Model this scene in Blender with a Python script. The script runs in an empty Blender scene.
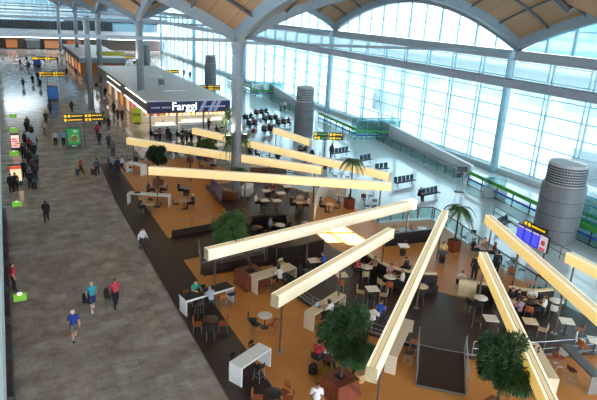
import bpy, bmesh, math, random
from mathutils import Vector, Matrix
RN = random.Random(11)
SC = bpy.context.scene
COL = SC.collection
PI = math.pi
# ------------------------------------------------------------------ camera
F, YAW, PITCH, ROLL, H = 560.0, math.radians(27.9), math.radians(18.7), math.radians(3.2), 16.0
FWD = Vector((math.sin(YAW)*math.cos(PITCH), math.cos(YAW)*math.cos(PITCH), -math.sin(PITCH)))
_r = Vector((math.cos(YAW), -math.sin(YAW), 0)); _u = _r.cross(FWD)
RT = math.cos(ROLL)*_r + math.sin(ROLL)*_u
UP = -math.sin(ROLL)*_r + math.cos(ROLL)*_u
EYE = Vector((0, 0, H))
cd = bpy.data.cameras.new('camera'); cam = bpy.data.objects.new('camera', cd); COL.objects.link(cam)
cd.sensor_width = 36; cd.sensor_fit = 'HORIZONTAL'; cd.lens = F/597*36; cd.clip_end = 2000
cam.matrix_world = Matrix((RT, UP, -FWD)).transposed().to_4x4()
cam.location = EYE
SC.camera = cam
def at(x, y, z=0.0):
    """the place in the hall, at height z, that the photograph shows at this pixel"""
    d = FWD*F + RT*(x-298.5) - UP*(y-200)
    return EYE + d*((z-H)/d.z)
def atX(x, y, X):
    d = FWD*F + RT*(x-298.5) - UP*(y-200)
    return EYE + d*(X/d.x)
# ------------------------------------------------------------------ materials
def lin(h):
    if isinstance(h, str):
        h = h.lstrip('#'); c = [int(h[i:i+2], 16)/255 for i in (0, 2, 4)]
    else: c = h
    return tuple(((v+.055)/1.055)**2.4 if v > .04045 else v/12.92 for v in c)+(1,)
_mats = {}
def M(hexc, rough=.55, metal=0.0, var=.12, scale=6.0, name=None, spec=.5):
    key = (hexc, rough, metal, var, scale)
    if key in _mats: return _mats[key]
    m = bpy.data.materials.new(name or 'paint_'+hexc.strip('#')); m.use_nodes = True
    nt = m.node_tree; b = nt.nodes['Principled BSDF']
    b.inputs['Roughness'].default_value = rough; b.inputs['Metallic'].default_value = metal
    b.inputs['Specular IOR Level'].default_value = spec
    c = lin(hexc)
    tc = nt.nodes.new('ShaderNodeTexCoord'); nz = nt.nodes.new('ShaderNodeTexNoise'); nz.inputs['Scale'].default_value = scale
    nt.links.new(tc.outputs['Object'], nz.inputs['Vector'])
    rp = nt.nodes.new('ShaderNodeValToRGB')
    rp.color_ramp.elements[0].position = .3; rp.color_ramp.elements[1].position = .7
    rp.color_ramp.elements[0].color = tuple(v*(1-var) for v in c[:3])+(1,)
    rp.color_ramp.elements[1].color = tuple(min(1, v*(1+var)) for v in c[:3])+(1,)
    nt.links.new(nz.outputs['Fac'], rp.inputs['Fac']); nt.links.new(rp.outputs['Color'], b.inputs['Base Color'])
    _mats[key] = m; return m
def EM(hexc, s, name, base='#222222'):
    key = (hexc, s, 'em')
    if key in _mats: return _mats[key]
    m = bpy.data.materials.new(name); m.use_nodes = True; b = m.node_tree.nodes['Principled BSDF']
    b.inputs['Base Color'].default_value = lin(base); b.inputs['Emission Color'].default_value = lin(hexc); b.inputs['Emission Strength'].default_value = s
    b.inputs['Roughness'].default_value = .5
    _mats[key] = m; return m
def glass(name, tint, frost=0.0, gloss=.08, white='#ffffff'):
    m = bpy.data.materials.new(name); m.use_nodes = True; nt = m.node_tree
    for n in list(nt.nodes): nt.nodes.remove(n)
    out = nt.nodes.new('ShaderNodeOutputMaterial'); tr = nt.nodes.new('ShaderNodeBsdfTransparent'); tr.inputs['Color'].default_value = lin(tint)
    gl = nt.nodes.new('ShaderNodeBsdfGlossy'); gl.inputs['Roughness'].default_value = .05
    tl = nt.nodes.new('ShaderNodeBsdfTranslucent'); tl.inputs['Color'].default_value = lin(white)
    a = nt.nodes.new('ShaderNodeMixShader'); a.inputs[0].default_value = frost
    b = nt.nodes.new('ShaderNodeMixShader'); b.inputs[0].default_value = gloss
    nt.links.new(tr.outputs[0], a.inputs[1]); nt.links.new(tl.outputs[0], a.inputs[2])
    nt.links.new(a.outputs[0], b.inputs[1]); nt.links.new(gl.outputs[0], b.inputs[2]); nt.links.new(b.outputs[0], out.inputs[0])
    return m
def tile_mat(name, c1, c2, mortar, bw, bh, rough, nscale=.35, ncol='#6e665d', nmix=.45, ms=.012, offs=.5, rot=0):
    m = bpy.data.materials.new(name); m.use_nodes = True; nt = m.node_tree; b = nt.nodes['Principled BSDF']
    tc = nt.nodes.new('ShaderNodeTexCoord'); mp = nt.nodes.new('ShaderNodeMapping'); mp.inputs['Rotation'].default_value = (0, 0, rot)
    nt.links.new(tc.outputs['Object'], mp.inputs['Vector'])
    br = nt.nodes.new('ShaderNodeTexBrick'); br.offset = offs
    br.inputs['Color1'].default_value = lin(c1); br.inputs['Color2'].default_value = lin(c2); br.inputs['Mortar'].default_value = lin(mortar)
    br.inputs['Scale'].default_value = 1; br.inputs['Brick Width'].default_value = bw; br.inputs['Row Height'].default_value = bh
    br.inputs['Mortar Size'].default_value = ms; br.inputs['Bias'].default_value = 0
    nz = nt.nodes.new('ShaderNodeTexNoise'); nz.inputs['Scale'].default_value = nscale; nz.inputs['Detail'].default_value = 8; nz.inputs['Roughness'].default_value = .7
    nt.links.new(mp.outputs[0], br.inputs['Vector']); nt.links.new(mp.outputs[0], nz.inputs['Vector'])
    rp = nt.nodes.new('ShaderNodeValToRGB'); rp.color_ramp.elements[0].position = .35; rp.color_ramp.elements[1].position = .68
    rp.color_ramp.elements[0].color = (0, 0, 0, 1); rp.color_ramp.elements[1].color = (nmix, nmix, nmix, 1)
    nt.links.new(nz.outputs['Fac'], rp.inputs['Fac'])
    mx = nt.nodes.new('ShaderNodeMix'); mx.data_type = 'RGBA'
    nt.links.new(rp.outputs['Color'], mx.inputs[0]); nt.links.new(br.outputs['Color'], mx.inputs[6]); mx.inputs[7].default_value = lin(ncol)
    nt.links.new(mx.outputs[2], b.inputs['Base Color'])
    b.inputs['Roughness'].default_value = rough
    return m
# ------------------------------------------------------------------ mesh building
class MB:
    def __init__(s): s.bm = bmesh.new()
    def box(s, c, d, rz=0.0, b=0.0, tilt=None):
        mt = Matrix.Translation(c) @ Matrix.Rotation(rz, 4, 'Z') @ (tilt or Matrix.Identity(4)) @ Matrix.Diagonal((d[0], d[1], d[2], 1))
        g = bmesh.ops.create_cube(s.bm, size=1, matrix=mt)
        if b > 0:
            es = list({e for v in g['verts'] for e in v.link_edges})
            bmesh.ops.bevel(s.bm, geom=es, offset=b, segments=1, affect='EDGES', profile=.5)
        return s
    def span(s, p0, p1, w, h, up=Vector((0, 0, 1)), b=0.0):
        """a bar of section w x h from p0 to p1"""
        p0, p1 = Vector(p0), Vector(p1); d = p1-p0; L = d.length; d.normalize()
        x = d.cross(up)
        if x.length < 1e-4: x = Vector((1, 0, 0))
        x.normalize(); z = x.cross(d)
        mt = Matrix((x, d, z)).transposed().to_4x4(); mt.translation = (p0+p1)/2
        g = bmesh.ops.create_cube(s.bm, size=1, matrix=mt @ Matrix.Diagonal((w, L, h, 1)))
        if b > 0:
            es = list({e for v in g['verts'] for e in v.link_edges})
            bmesh.ops.bevel(s.bm, geom=es, offset=b, segments=1, affect='EDGES', profile=.5)
        return s
    def tube(s, pts, r, n=8, r1=None):
        pts = [Vector(p) for p in pts]
        rings = []
        for i, p in enumerate(pts):
            d = (pts[min(i+1, len(pts)-1)]-pts[max(i-1, 0)]).normalized()
            a = d.cross(Vector((0, 0, 1)))
            if a.length < 1e-3: a = d.cross(Vector((0, 1, 0)))
            a.normalize(); c = d.cross(a)
            rr = r if r1 is None else r+(r1-r)*i/(len(pts)-1)
            rings.append([s.bm.verts.new(p+(a*math.cos(2*PI*k/n)+c*math.sin(2*PI*k/n))*rr) for k in range(n)])
        for q, w in zip(rings, rings[1:]):
            for k in range(n): s.bm.faces.new((q[k], q[(k+1) % n], w[(k+1) % n], w[k]))
        s.bm.faces.new(rings[0][::-1]); s.bm.faces.new(rings[-1]); return s
    def lathe(s, prof, c=(0, 0, 0), n=24):
        c = Vector(c); rings = []
        for r, z in prof:
            rings.append([s.bm.verts.new(c+Vector((r*math.cos(2*PI*k/n), r*math.sin(2*PI*k/n), z))) for k in range(n)])
        for q, w in zip(rings, rings[1:]):
            for k in range(n): s.bm.faces.new((q[k], q[(k+1) % n], w[(k+1) % n], w[k]))
        s.bm.faces.new(rings[0][::-1]); s.bm.faces.new(rings[-1]); return s
    def prism(s, pts, z0, z1):
        a = [s.bm.verts.new((p[0], p[1], z0)) for p in pts]
        t = [s.bm.verts.new((p[0], p[1], z1 if len(p) < 3 else p[2])) for p in pts]
        n = len(pts)
        s.bm.faces.new(t); s.bm.faces.new(a[::-1])
        for k in range(n): s.bm.faces.new((a[k], a[(k+1) % n], t[(k+1) % n], t[k]))
        return s
    def loft(s, A, B):
        """closed solid between two equal rings"""
        a = [s.bm.verts.new(p) for p in A]; t = [s.bm.verts.new(p) for p in B]; n = len(a)
        s.bm.faces.new(t); s.bm.faces.new(a[::-1])
        for k in range(n): s.bm.faces.new((a[k], a[(k+1) % n], t[(k+1) % n], t[k]))
        return s
    def strip(s, path, off0, off1, z0, z1, z0b=None, z1b=None):
        """a wall that follows a plan path, between two sideways offsets and two heights"""
        P = [Vector((p[0], p[1], 0)) for p in path]; A = []
        for i, p in enumerate(P):
            d = (P[min(i+1, len(P)-1)]-P[max(i-1, 0)]).normalized(); nrm = Vector((-d.y, d.x, 0))
            t = i/(len(P)-1); za = z0 if z0b is None else z0+(z0b-z0)*t; zb = z1 if z1b is None else z1+(z1b-z1)*t
            a, b = p+nrm*off0, p+nrm*off1
            A.append([s.bm.verts.new((a.x, a.y, za)), s.bm.verts.new((b.x, b.y, za)), s.bm.verts.new((b.x, b.y, zb)), s.bm.verts.new((a.x, a.y, zb))])
        for q, w in zip(A, A[1:]):
            for k in range(4): s.bm.faces.new((q[k], q[(k+1) % 4], w[(k+1) % 4], w[k]))
        s.bm.faces.new(A[0][::-1]); s.bm.faces.new(A[-1]); return s
    def mesh(s, name, smooth=False):
        bmesh.ops.recalc_face_normals(s.bm, faces=s.bm.faces[:])
        me = bpy.data.meshes.new(name); s.bm.to_mesh(me); s.bm.free()
        if smooth:
            for p in me.polygons: p.use_smooth = True
            try: me.set_sharp_from_angle(angle=math.radians(40))
            except Exception: pass
        return me
    def build(s, name, mat, parent=None, smooth=False):
        return put(name, s.mesh(name, smooth), mat, parent)
def put(name, me, mat, parent=None):
    o = bpy.data.objects.new(name, me); COL.objects.link(o)
    if mat:
        if not me.materials: me.materials.append(mat)
        elif me.materials[0] is not mat:
            o.material_slots[0].link = 'OBJECT'; o.material_slots[0].material = mat
    if parent: o.parent = parent
    return o
def setm(o, mat):
    o.material_slots[0].link = 'OBJECT'; o.material_slots[0].material = mat
def tag(o, label=None, cat=None, group=None, kind=None):
    if label: o['label'] = label
    if cat: o['category'] = cat
    if group: o['group'] = group
    if kind: o['kind'] = kind
    return o
def thing(name, label, cat, loc=(0, 0, 0), rz=0.0, group=None):
    o = bpy.data.objects.new(name, None); COL.objects.link(o); o.empty_display_size = .1
    o.location = loc; o.rotation_euler = (0, 0, rz)
    return tag(o, label, cat, group)
def struct(name, mb, mat, smooth=False, parent=None):
    o = mb.build(name, mat, parent, smooth)
    if not parent: o['kind'] = 'structure'
    return o
def dup(root, loc, rz=0.0, label=None, group=None, mats=None, sc=None):
    r = root.copy(); COL.objects.link(r); r.location = loc; r.rotation_euler = (0, 0, rz)
    if sc: r.scale = sc
    if label: r['label'] = label
    if group: r['group'] = group
    if mats and r.type == 'MESH' and root.name.split('.')[0] in mats: setm(r, mats[root.name.split('.')[0]])
    for ch in root.children:
        c = ch.copy(); COL.objects.link(c); c.parent = r
        k = ch.name.split('.')[0]
        if mats and k in mats: setm(c, mats[k])
        for g in ch.children:
            d = g.copy(); COL.objects.link(d); d.parent = c
            k = g.name.split('.')[0]
            if mats and k in mats: setm(d, mats[k])
    return r
class Proto:
    """first use hands out the source itself, later uses copies"""
    def __init__(s, root): s.root = root; s.used = False
    def place(s, loc, rz, label, cat, group=None, mats=None):
        if s.used: o = dup(s.root, loc, rz, label, None, mats)
        else:
            o = s.root; s.used = True; o.location = loc; o.rotation_euler = (0, 0, rz)
            if mats:
                for c in [o]+list(o.children_recursive):
                    k = c.name.split('.')[0]
                    if k in mats and c.type == 'MESH': setm(c, mats[k])
        tag(o, label, cat)
        if group: o['group'] = group
        elif 'group' in o: del o['group']
        return o
STEEL = M('#9aa2a8', .35, .7); DSTEEL = M('#4a4744', .4, .5); WHITE = M('#f4f3f1', .4, 0, .03); BLACK = M('#17171a', .45)
EBONY = M('#241a17', .5); WALNUT = M('#4e2418', .45, 0, .25, 3); ORANGE = M('#b5652a', .45); BEIGE = M('#d8c3a0', .55)
GREYP = M('#8f959a', .5)
# ================================================================== the setting
stone = tile_mat('stone_tiles', '#c8c1ba', '#aea59e', '#8b827a', 1.2, .8, .14, .8, '#796e64', .85, .008)
f = struct('floor', MB().box((16.9, 85, -.1), (64.2, 330, .2)), stone)
struct('floor', MB().box((550, 85, -.15), (1000, 1600, .2)), M('#d2d5d6', .8, 0, .25, .03))
# food court floors
timber = tile_mat('orange_vinyl', '#d9944a', '#d38e45', '#cf8a42', 3, 3, .38, 1.2, '#c27a37', .5, .002)
carpet = tile_mat('brown_decking', '#3b2825', '#33221f', '#281a18', 4, .14, .36, 2.0, '#452f29', .5, .01)
wood = [(9.2, 8), (28.0, 8), (28.2, 19), (28.9, 24), (29.8, 29.0), (30.6, 33.6), (25.6, 34.5), (25.9, 38), (25.2, 41.5), (20.5, 50), (17.5, 58.4), (9.2, 58.4)]
struct('floor', MB().prism(wood, -.02, .012), timber)
struct('floor', MB().prism([(7.15, 6), (9.22, 6), (9.22, 58.4), (7.6, 58.4), (7.15, 46)], -.02, .016), carpet)
struct('trim_1', MB().span((7.13, 6, .012), (7.13, 46, .012), .05, .03).span((7.13, 46, .012), (7.58, 58.4, .012), .05, .03), M('#8f8678', .35, .3))
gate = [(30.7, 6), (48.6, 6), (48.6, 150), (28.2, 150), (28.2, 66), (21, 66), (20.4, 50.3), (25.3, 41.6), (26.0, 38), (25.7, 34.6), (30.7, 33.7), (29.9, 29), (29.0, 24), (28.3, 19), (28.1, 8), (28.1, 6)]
struct('floor', MB().prism(gate[::-1], -.02, .008), tile_mat('gate_floor_glare', '#d3dbde', '#ccd5d8', '#bcc6ca', 1.2, 1.2, .12, .5, '#c2ccd0', .5, .004, 0))  # paler floor area carries the window reflection in its colour
DZ = .3
front = [(14.3, 29.4), (13.95, 27.5), (13.9, 25.8), (14.15, 24.3), (14.8, 22.4), (15.7, 20.7), (16.8, 19.25), (18.0, 18.0), (19.2, 17.0), (20.8, 16.2), (22.6, 15.6), (25.6, 14.8), (28.2, 14.5)]
deck = [(14.0, 37.1), (14.0, 30.7)]+front+[(28.2, 18.9), (26.0, 19.9), (24.2, 20.6), (22.9, 21.6), (22.3, 22.6), (20.9, 24.2), (20.2, 26.0), (20.0, 27.8), (19.3, 31), (19.7, 35), (20.9, 37.4), (23.6, 42.6), (21, 47.5), (15.4, 47.5), (15.0, 38)]
struct('floor', MB().prism(deck[::-1], 0, DZ), carpet)
struct('floor', MB().prism([(9.2, 33.1, .02), (10.35, 33.3, .08), (9.7, 30.4, .05), (14.02, 30.4, DZ), (14.02, 37.1, DZ), (9.2, 37.1, .02)], 0, 0), carpet)
struct('floor', MB().prism([(15.35, 16.45, .03), (16.95, 15.0, .03), (18.95, 17.3, DZ+.01), (17.3, 18.8, DZ+.01)], 0, 0), carpet)
struct('trim_2', MB().span((15.33, 16.4, .03), (16.95, 14.95, .03), .12, .06), STEEL)
struct('trim_3', MB().strip(front, -.03, .03, DZ-.06, DZ+.02), STEEL)
# ---- roof: doubly curved bays between columns
XR = (-14.6, 16.8, 48.2); YS = [43.5+37.5*k for k in range(-2, 5)]; SAG = 4.55; Z0 = 13.25
def zroof(x, y, i, j):
    u = (x-(XR[i]+XR[i+1])/2)/((XR[i+1]-XR[i])/2); v = (y-(YS[j]+YS[j+1])/2)/18.75
    return Z0+SAG*(1-u*u)+SAG*(1-v*v)
def soffit_mat():
    m = bpy.data.materials.new('soffit_panels'); m.use_nodes = True; nt = m.node_tree; b = nt.nodes['Principled BSDF']
    tc = nt.nodes.new('ShaderNodeTexCoord'); br = nt.nodes.new('ShaderNodeTexBrick'); br.offset = 0
    br.inputs['Color1'].default_value = lin('#9c7756'); br.inputs['Color2'].default_value = lin('#946f4f'); br.inputs['Mortar'].default_value = lin('#6f573f')
    br.inputs['Scale'].default_value = 1; br.inputs['Brick Width'].default_value = 1.57; br.inputs['Row Height'].default_value = 9.05; br.inputs['Mortar Size'].default_value = .03
    nt.links.new(tc.outputs['Object'], br.inputs['Vector']); nt.links.new(br.outputs['Color'], b.inputs['Base Color']); b.inputs['Roughness'].default_value = .7
    return m
SOFF = soffit_mat(); RIB = M('#5a5a5e', .5, .3); ARCH = M('#7b848b', .45, .2)
for j in range(len(YS)-1):
    for i in range(2):
        mb = MB(); n = 20; V = {}
        for a in range(n+1):
            for b in range(n+1):
                x = XR[i]+(XR[i+1]-XR[i])*a/n; y = YS[j]+37.5*b/n
                V[a, b] = mb.bm.verts.new((x, y, zroof(x, y, i, j)+.5))
        top = {k: mb.bm.verts.new(v.co+Vector((0, 0, .35))) for k, v in V.items()}
        for a in range(n):
            for b in range(n):
                mb.bm.faces.new((V[a, b], V[a, b+1], V[a+1, b+1], V[a+1, b])); mb.bm.faces.new((top[a, b], top[a+1, b], top[a+1, b+1], top[a, b+1]))
        for a in range(n):
            for q in (0, n):
                mb.bm.faces.new((V[a, q], V[a+1, q], top[a+1, q], top[a, q])); mb.bm.faces.new((V[q, a], V[q, a+1], top[q, a+1], top[q, a]))
        struct('ceiling', mb, SOFF, True)
        mb = MB()
        for k in range(1, 8):
            x = XR[i]+31.4*k/8
            mb.tube([(x, YS[j]+37.5*t/14, zroof(x, YS[j]+37.5*t/14, i, j)+.38) for t in range(15)], .1, 5)
        for k in range(1, 10):
            y = YS[j]+3.75*k
            mb.tube([(XR[i]+31.4*t/14, y, zroof(XR[i]+31.4*t/14, y, i, j)+.33) for t in range(15)], .13, 5)
        struct('trim_4', mb, RIB)
def arc_path(p0, p1, n=20):
    p0, p1 = Vector(p0), Vector(p1)
    return [p0.lerp(p1, k/n)+Vector((0, 0, SAG*(1-(2*k/n-1)**2))) for k in range(n+1)]
def arch(p0, p1, w, h, level=False):
    mb = MB(); P = arc_path(p0, p1)
    if level: P = [V for V in (Vector((q.x, q.y, max(q.z, p0[2]+SAG) if q.y < (p0[1]+p1[1])/2 else q.z)) for q in P)]
    side = (Vector(p1)-Vector(p0)).normalized().cross(Vector((0, 0, 1))); R = []
    for q in P:
        R.append([mb.bm.verts.new(q+side*sx*w/2+Vector((0, 0, z))) for sx, z in ((-1, h), (1, h), (.62, 0), (-.62, 0))])
    for a, b in zip(R, R[1:]):
        for k in range(4): mb.bm.faces.new((a[k], a[(k+1) % 4], b[(k+1) % 4], b[k]))
    mb.bm.faces.new(R[0]); mb.bm.faces.new(R[-1][::-1])
    struct('trim_5', mb, ARCH)
for y in YS[2:]:
    for i in range(2): arch((XR[i], y, Z0-.1), (XR[i+1], y, Z0-.1), 1.1, 1.0)
for j in range(len(YS)-1):
    for x in XR[1:]:
        if j > 0 or x > 20: arch((x-(.3 if x > 20 else 0), YS[j], Z0-.1), (x-(.3 if x > 20 else 0), YS[j+1], Z0-.1), 1.1, 1.0, j == 1 and x < 20)
# tie beams
for y in YS[2:]:
    struct('trim_6', MB().span((-14.6, y, 13.45), (16.3, y, 13.45), .2, .27), ARCH)
    struct('trim_6', MB().span((17.3, y, 13.3), (47.8, y, 13.1), .2, .24), ARCH)
struct('trim_7', MB().span((17.0, -20, 13.8), (17.0, 193, 13.8), .26, .32), M('#50535a', .5, .1))
# ---- window wall
PANE = glass('fritted_glass', '#cad5d7', .3, .06, '#a3b2b6'); TOPP = glass('shaded_glass', '#adb9bc', .3, .06, '#8b989c'); SUNMASK = glass('sun_mask_frost', '#ffffff', 1.0, .06, '#8aa2aa'); SUNGAP = glass('sun_gap_glass', '#f4fbff', 0, .06); MULL = M('#9fc3cf', .4, .1)
GX = 48.25; V_ = lambda x, y, z: Vector((x, y, z))
for j in range(len(YS)-1):
    y0, y1 = YS[j], YS[j+1]
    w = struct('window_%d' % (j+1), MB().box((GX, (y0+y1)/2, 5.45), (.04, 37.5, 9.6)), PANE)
    MB().box((GX, (y0+y1)/2, 11.2), (.04, 37.5, 1.9)).build('shaded_top_panes', TOPP, w)  # darker tint stands in for an overhang's shade on the top row
    mb = MB()
    for k in range(1, 8):
        y = y0+37.5*k/8
        mb.box((GX-.12, y-.12, 6.4), (.2, .13, 11.6)).box((GX-.12, y+.42, 6.4), (.14, .09, 11.6))
    for k in range(8): mb.box((GX-.06, (y0+y1)/2, .75+k*1.62), (.12, 37.2, .1))
    mb.build('mullion_grid', MULL, w)
    # lunette above
    P = arc_path((GX, y0+.3, Z0), (GX, y1-.3, Z0), 24)
    def lun(name, a, b, mat):
        mb = MB(); q = [(p.y, p.z) for p in P[a:b+1]]
        ring = [(y, z) for y, z in q if z > Z0+.02]
        ring = [(q[0][0], Z0)]+ring+[(q[-1][0], Z0)]
        mb.loft([Vector((GX-.02, y, z)) for y, z in ring], [Vector((GX+.02, y, z)) for y, z in ring])
        return struct(name, mb, mat)
    if j == 1:
        lun('window_%d' % (10+j), 0, 9, SUNMASK); l = lun('window_%d' % (30+j), 13, 24, SUNMASK)  # frosted throughout to stop the sun beam outside the gap
        ya, yb = P[9].y, P[13].y
        struct('window_21', MB().box((GX, (ya+yb)/2, (Z0+14.7)/2), (.04, yb-ya, 14.7-Z0)), SUNMASK)
        yc = 22.7
        struct('window_22', MB().box((GX, (yc+yb)/2, 15.55), (.04, yb-yc, 1.7)), SUNGAP)  # invented clear gap, sized and placed to shape the sun patch
        struct('window_24', MB().box((GX, (ya+yc)/2, 15.55), (.04, yc-ya, 1.7)), SUNMASK)  # frosted piece added to keep the sun beam off the palm
        struct('window_23', MB().loft([V_(GX-.02, ya, 16.4), V_(GX-.02, yb, 16.4)]+[V_(GX-.02, p.y, p.z) for p in P[13:8:-1]], [V_(GX+.02, ya, 16.4), V_(GX+.02, yb, 16.4)]+[V_(GX+.02, p.y, p.z) for p in P[13:8:-1]]), SUNMASK)
    else: l = lun('window_%d' % (10+j), 0, 24, PANE)
    mb = MB()
    for k in range(2, 24, 2):
        p = P[k]; mb.box((GX-.1, p.y, (Z0+p.z)/2), (.22, .22 if k % 4 == 0 else .12, p.z-Z0))
    mb.box((GX-.1, (y0+y1)/2, Z0+2.2), (.12, 28, .09))
    mb.build('lunette_bars', MULL, l)
    struct('trim_8', MB().box((GX-.5, (y0+y1)/2, 12.75), (1.1, 37.5, .95)).box((GX-1.1, (y0+y1)/2, 12.35), (.3, 37.5, .18)), M('#858d92', .5, .2))
    struct('baseboard_window', MB().box((GX-.3, (y0+y1)/2, .3), (.8, 37.5, .7)), M('#b9c0c2', .6))
for y in YS[1:]:
    struct('trim_9', MB().lathe([(.42, 0), (.42, 13.2)], (GX-.9, y, 0), 20), M('#86a9b8', .4, .2), True)
# ---- left wall: pale fascia above recessed shop fronts
PALE = M('#dcecef', .5, 0, .03)
struct('wall_left', MB().box((-1.45, 80, 7.9), (.9, 260, 6.2)), PALE)
struct('wall_left', MB().box((-8.2, 85, 10.4), (13.3, 270, .5)), M('#b5b7b5', .7))
struct('wall_left', MB().box((-3.4, 85, 2.4), (.3, 270, 4.8)), M('#3c3734', .6))
struct('window_50', MB().box((-14.8, 85, 14), (.05, 270, 7.5)), glass('side_glass', '#f0faff', .2, .05))
struct('trim_10', MB().box((-1.0, 80, 4.75), (.12, 260, .25)), M('#d0e2e6', .4))
# ---- far end wall with dark louvres, clear storey and lunette
EY = 200.0
struct('wall_far', MB().box((18, EY+.5, 1.7), (66, 1, 3.4)), M('#4b3f38', .7))
struct('wall_far', MB().box((18, EY+.3, 5.4), (66, 1.2, 1.3)), M('#a9b0b5', .6))
struct('wall_far', MB().box((18, EY+.2, 4.2), (66, 1, 1.2)), M('#584b40', .6))
mb = MB()
for k in range(46): mb.box((-13+1.0*k, EY-.2, 7.35), (.5, .5, 2.5))
struct('wall_far', MB().box((10, EY+.4, 7.35), (46, .8, 2.6)), M('#1d2428', .5)); struct('trim_11', mb, M('#2d373c', .5))
FARP = glass('far_glass', '#76878e', .2, .06, '#74868c')
w = struct('window_40', MB().box((18, EY+.4, 9.6), (66, .04, 1.9)), FARP); struct('trim_12', MB().box((18, EY, 9.35), (66, .4, .3)).box((18, EY, 10.75), (66, .6, .6)), ARCH)
w = struct('window_41', MB().box((33, EY+.4, 7.4), (30, .04, 4.0)), FARP)
w = struct('window_42', MB().box((18, EY+.4, 13.8), (66, .04, 6.0)), FARP)
mb = MB()
for k in range(18): mb.box((-14+4.0*k, EY, 13.8), (.25, .3, 6))
mb.build('mullion_grid', ARCH, w)
# pier buildings seen through the windows
for n_, (x, y, w, l, h) in enumerate(((86, 70, 16, 90, 8.5), (70, 12, 14, 30, 7.5), (92, 190, 20, 110, 10))):
    b = thing('pier_building', ('long pale pier building beyond the window wall', 'pale pier building beyond the windows at the right edge', 'pale pier building beyond the far windows')[n_], 'building', (x, y, 0))
    MB().box((0, 0, h/2), (w, l, h)).build('walls', M('#b9bec0', .7), b)
    for k in range(int(l/9)):
        MB().box((-w/2-.03, -l/2+4.5+9*k, h*.55), (.08, 6.5, h*.35)).build('window', M('#5f7480', .3), b)
    MB().box((0, 0, h+.2), (w+1, l+1, .4)).build('roof', M('#c9cdd0', .7), b)
# ---- world, sun, exposure
wd = bpy.data.worlds.new('world'); SC.world = wd; wd.use_nodes = True
bg = wd.node_tree.nodes['Background']; bg.inputs['Color'].default_value = (.80, .92, 1.0, 1); bg.inputs['Strength'].default_value = 9.0
dirv = Vector((21-48.2, 31.5-22.6, -15.4)).normalized()
sd = bpy.data.lights.new('sun', 'SPOT'); so = bpy.data.objects.new('sun', sd); COL.objects.link(so)
sd.energy = 5.5e7; sd.color = (1, .97, .92); sd.shadow_soft_size = .5; sd.spot_size = 2*math.atan(2.85/150); sd.spot_blend = .02
so.rotation_euler = dirv.to_track_quat('-Z', 'Y').to_euler(); so.location = Vector((48.2, 23.2, 15.55))-dirv*150
def portal(loc, rot, sx, sy):
    ld = bpy.data.lights.new('window_light', 'AREA'); ld.shape = 'RECTANGLE'; ld.size = sx; ld.size_y = sy; ld.cycles.is_portal = True
    o = bpy.data.objects.new('window_light', ld); COL.objects.link(o); o.location = loc; o.rotation_euler = rot
portal((48.8, 90, 8.8), (0, PI/2, 0), 18, 230)
portal((-15.2, 85, 13.5), (0, -PI/2, 0), 8, 240)
portal((17, 201.5, 9), (-PI/2, 0, 0), 66, 18)
portal((17, -32, 9), (PI/2, 0, 0), 66, 18)
vs = SC.view_settings; vs.view_transform = 'Standard'; vs.look = 'None'; vs.exposure = 0.55; vs.gamma = 1; vs.use_curve_mapping = False
SC.cycles.use_denoising = True; SC.cycles.max_bounces = 8; SC.cycles.transparent_max_bounces = 16; SC.cycles.sample_clamp_indirect = 6
# ================================================================== columns, lamps on them
COLM = M('#77797f', .45, .15)
def column(x, y, z0, r, label, h=13.3):
    t = thing('column', label, 'column', (x, y, z0))
    MB().lathe([(r, 0), (r, h-z0-.9)], n=24).build('shaft', COLM, t, True)
    MB().lathe([(r*1.0, h-z0-.9), (r*1.3, h-z0-.1), (r*1.3, h-z0+.1)], n=24).build('capital', COLM, t, True)
    MB().lathe([(r+.06, 0), (r+.06, .25)], n=24).build('collar', STEEL, t, True)
    return t
column(16.8, 43.5, DZ, .44, 'nearest grey steel column, rising through the food court with hanging plants on it')
column(16.8, 81, 4.06, .5, 'grey steel column standing out of the roof of the blue-signed kiosk')
column(16.8, 118.5, 0, .5, 'grey steel column just beyond the far end of the blue-signed kiosk roof')
column(11.0, 89.0, 0, .42, 'slender bluish column on the concourse floor left of the kiosk roof', 13.5)
column(16.8, 156, 4.06, .5, 'distant grey column standing on the roof of the far kiosk')
column(16.0, 193, 0, .5, 'most distant thin grey column near the dark louvred end wall')
def floodlight(x, y, z, rz, label, power, grp=None):
    t = thing('floodlight', label, 'lamp', (x, y, z), rz)
    MB().box((0, .2, 0), (.42, .34, .5), b=.03).build('housing', BLACK, t)
    MB().box((0, 0, 0), (.16, .12, .3)).build('bracket', DSTEEL, t)
    MB().box((0, .2, .255), (.34, .26, .02)).build('lens', EM('#fff1d8', 3, 'lamp_lens'), t)
    ld = bpy.data.lights.new('uplight', 'SPOT'); ld.energy = power; ld.color = (1, .9, .78); ld.spot_size = math.radians(150); ld.spot_blend = .8; ld.shadow_soft_size = .25
    o = bpy.data.objects.new('uplight', ld); COL.objects.link(o); o.parent = t; o.location = (0, .25, .32); o.rotation_euler = (PI, 0, 0)
    return t
UPW = 900
floodlight(16.8-.56, 43.5, 5.55, PI/2, 'black floodlight box on the left side of the nearest column', UPW)
floodlight(16.8+.56, 43.5, 5.6, -PI/2, 'black floodlight box on the right side of the nearest column', UPW)
floodlight(16.8-.56, 81, 8.0, PI/2, 'small black floodlight on the column above the kiosk roof', UPW)
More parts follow.
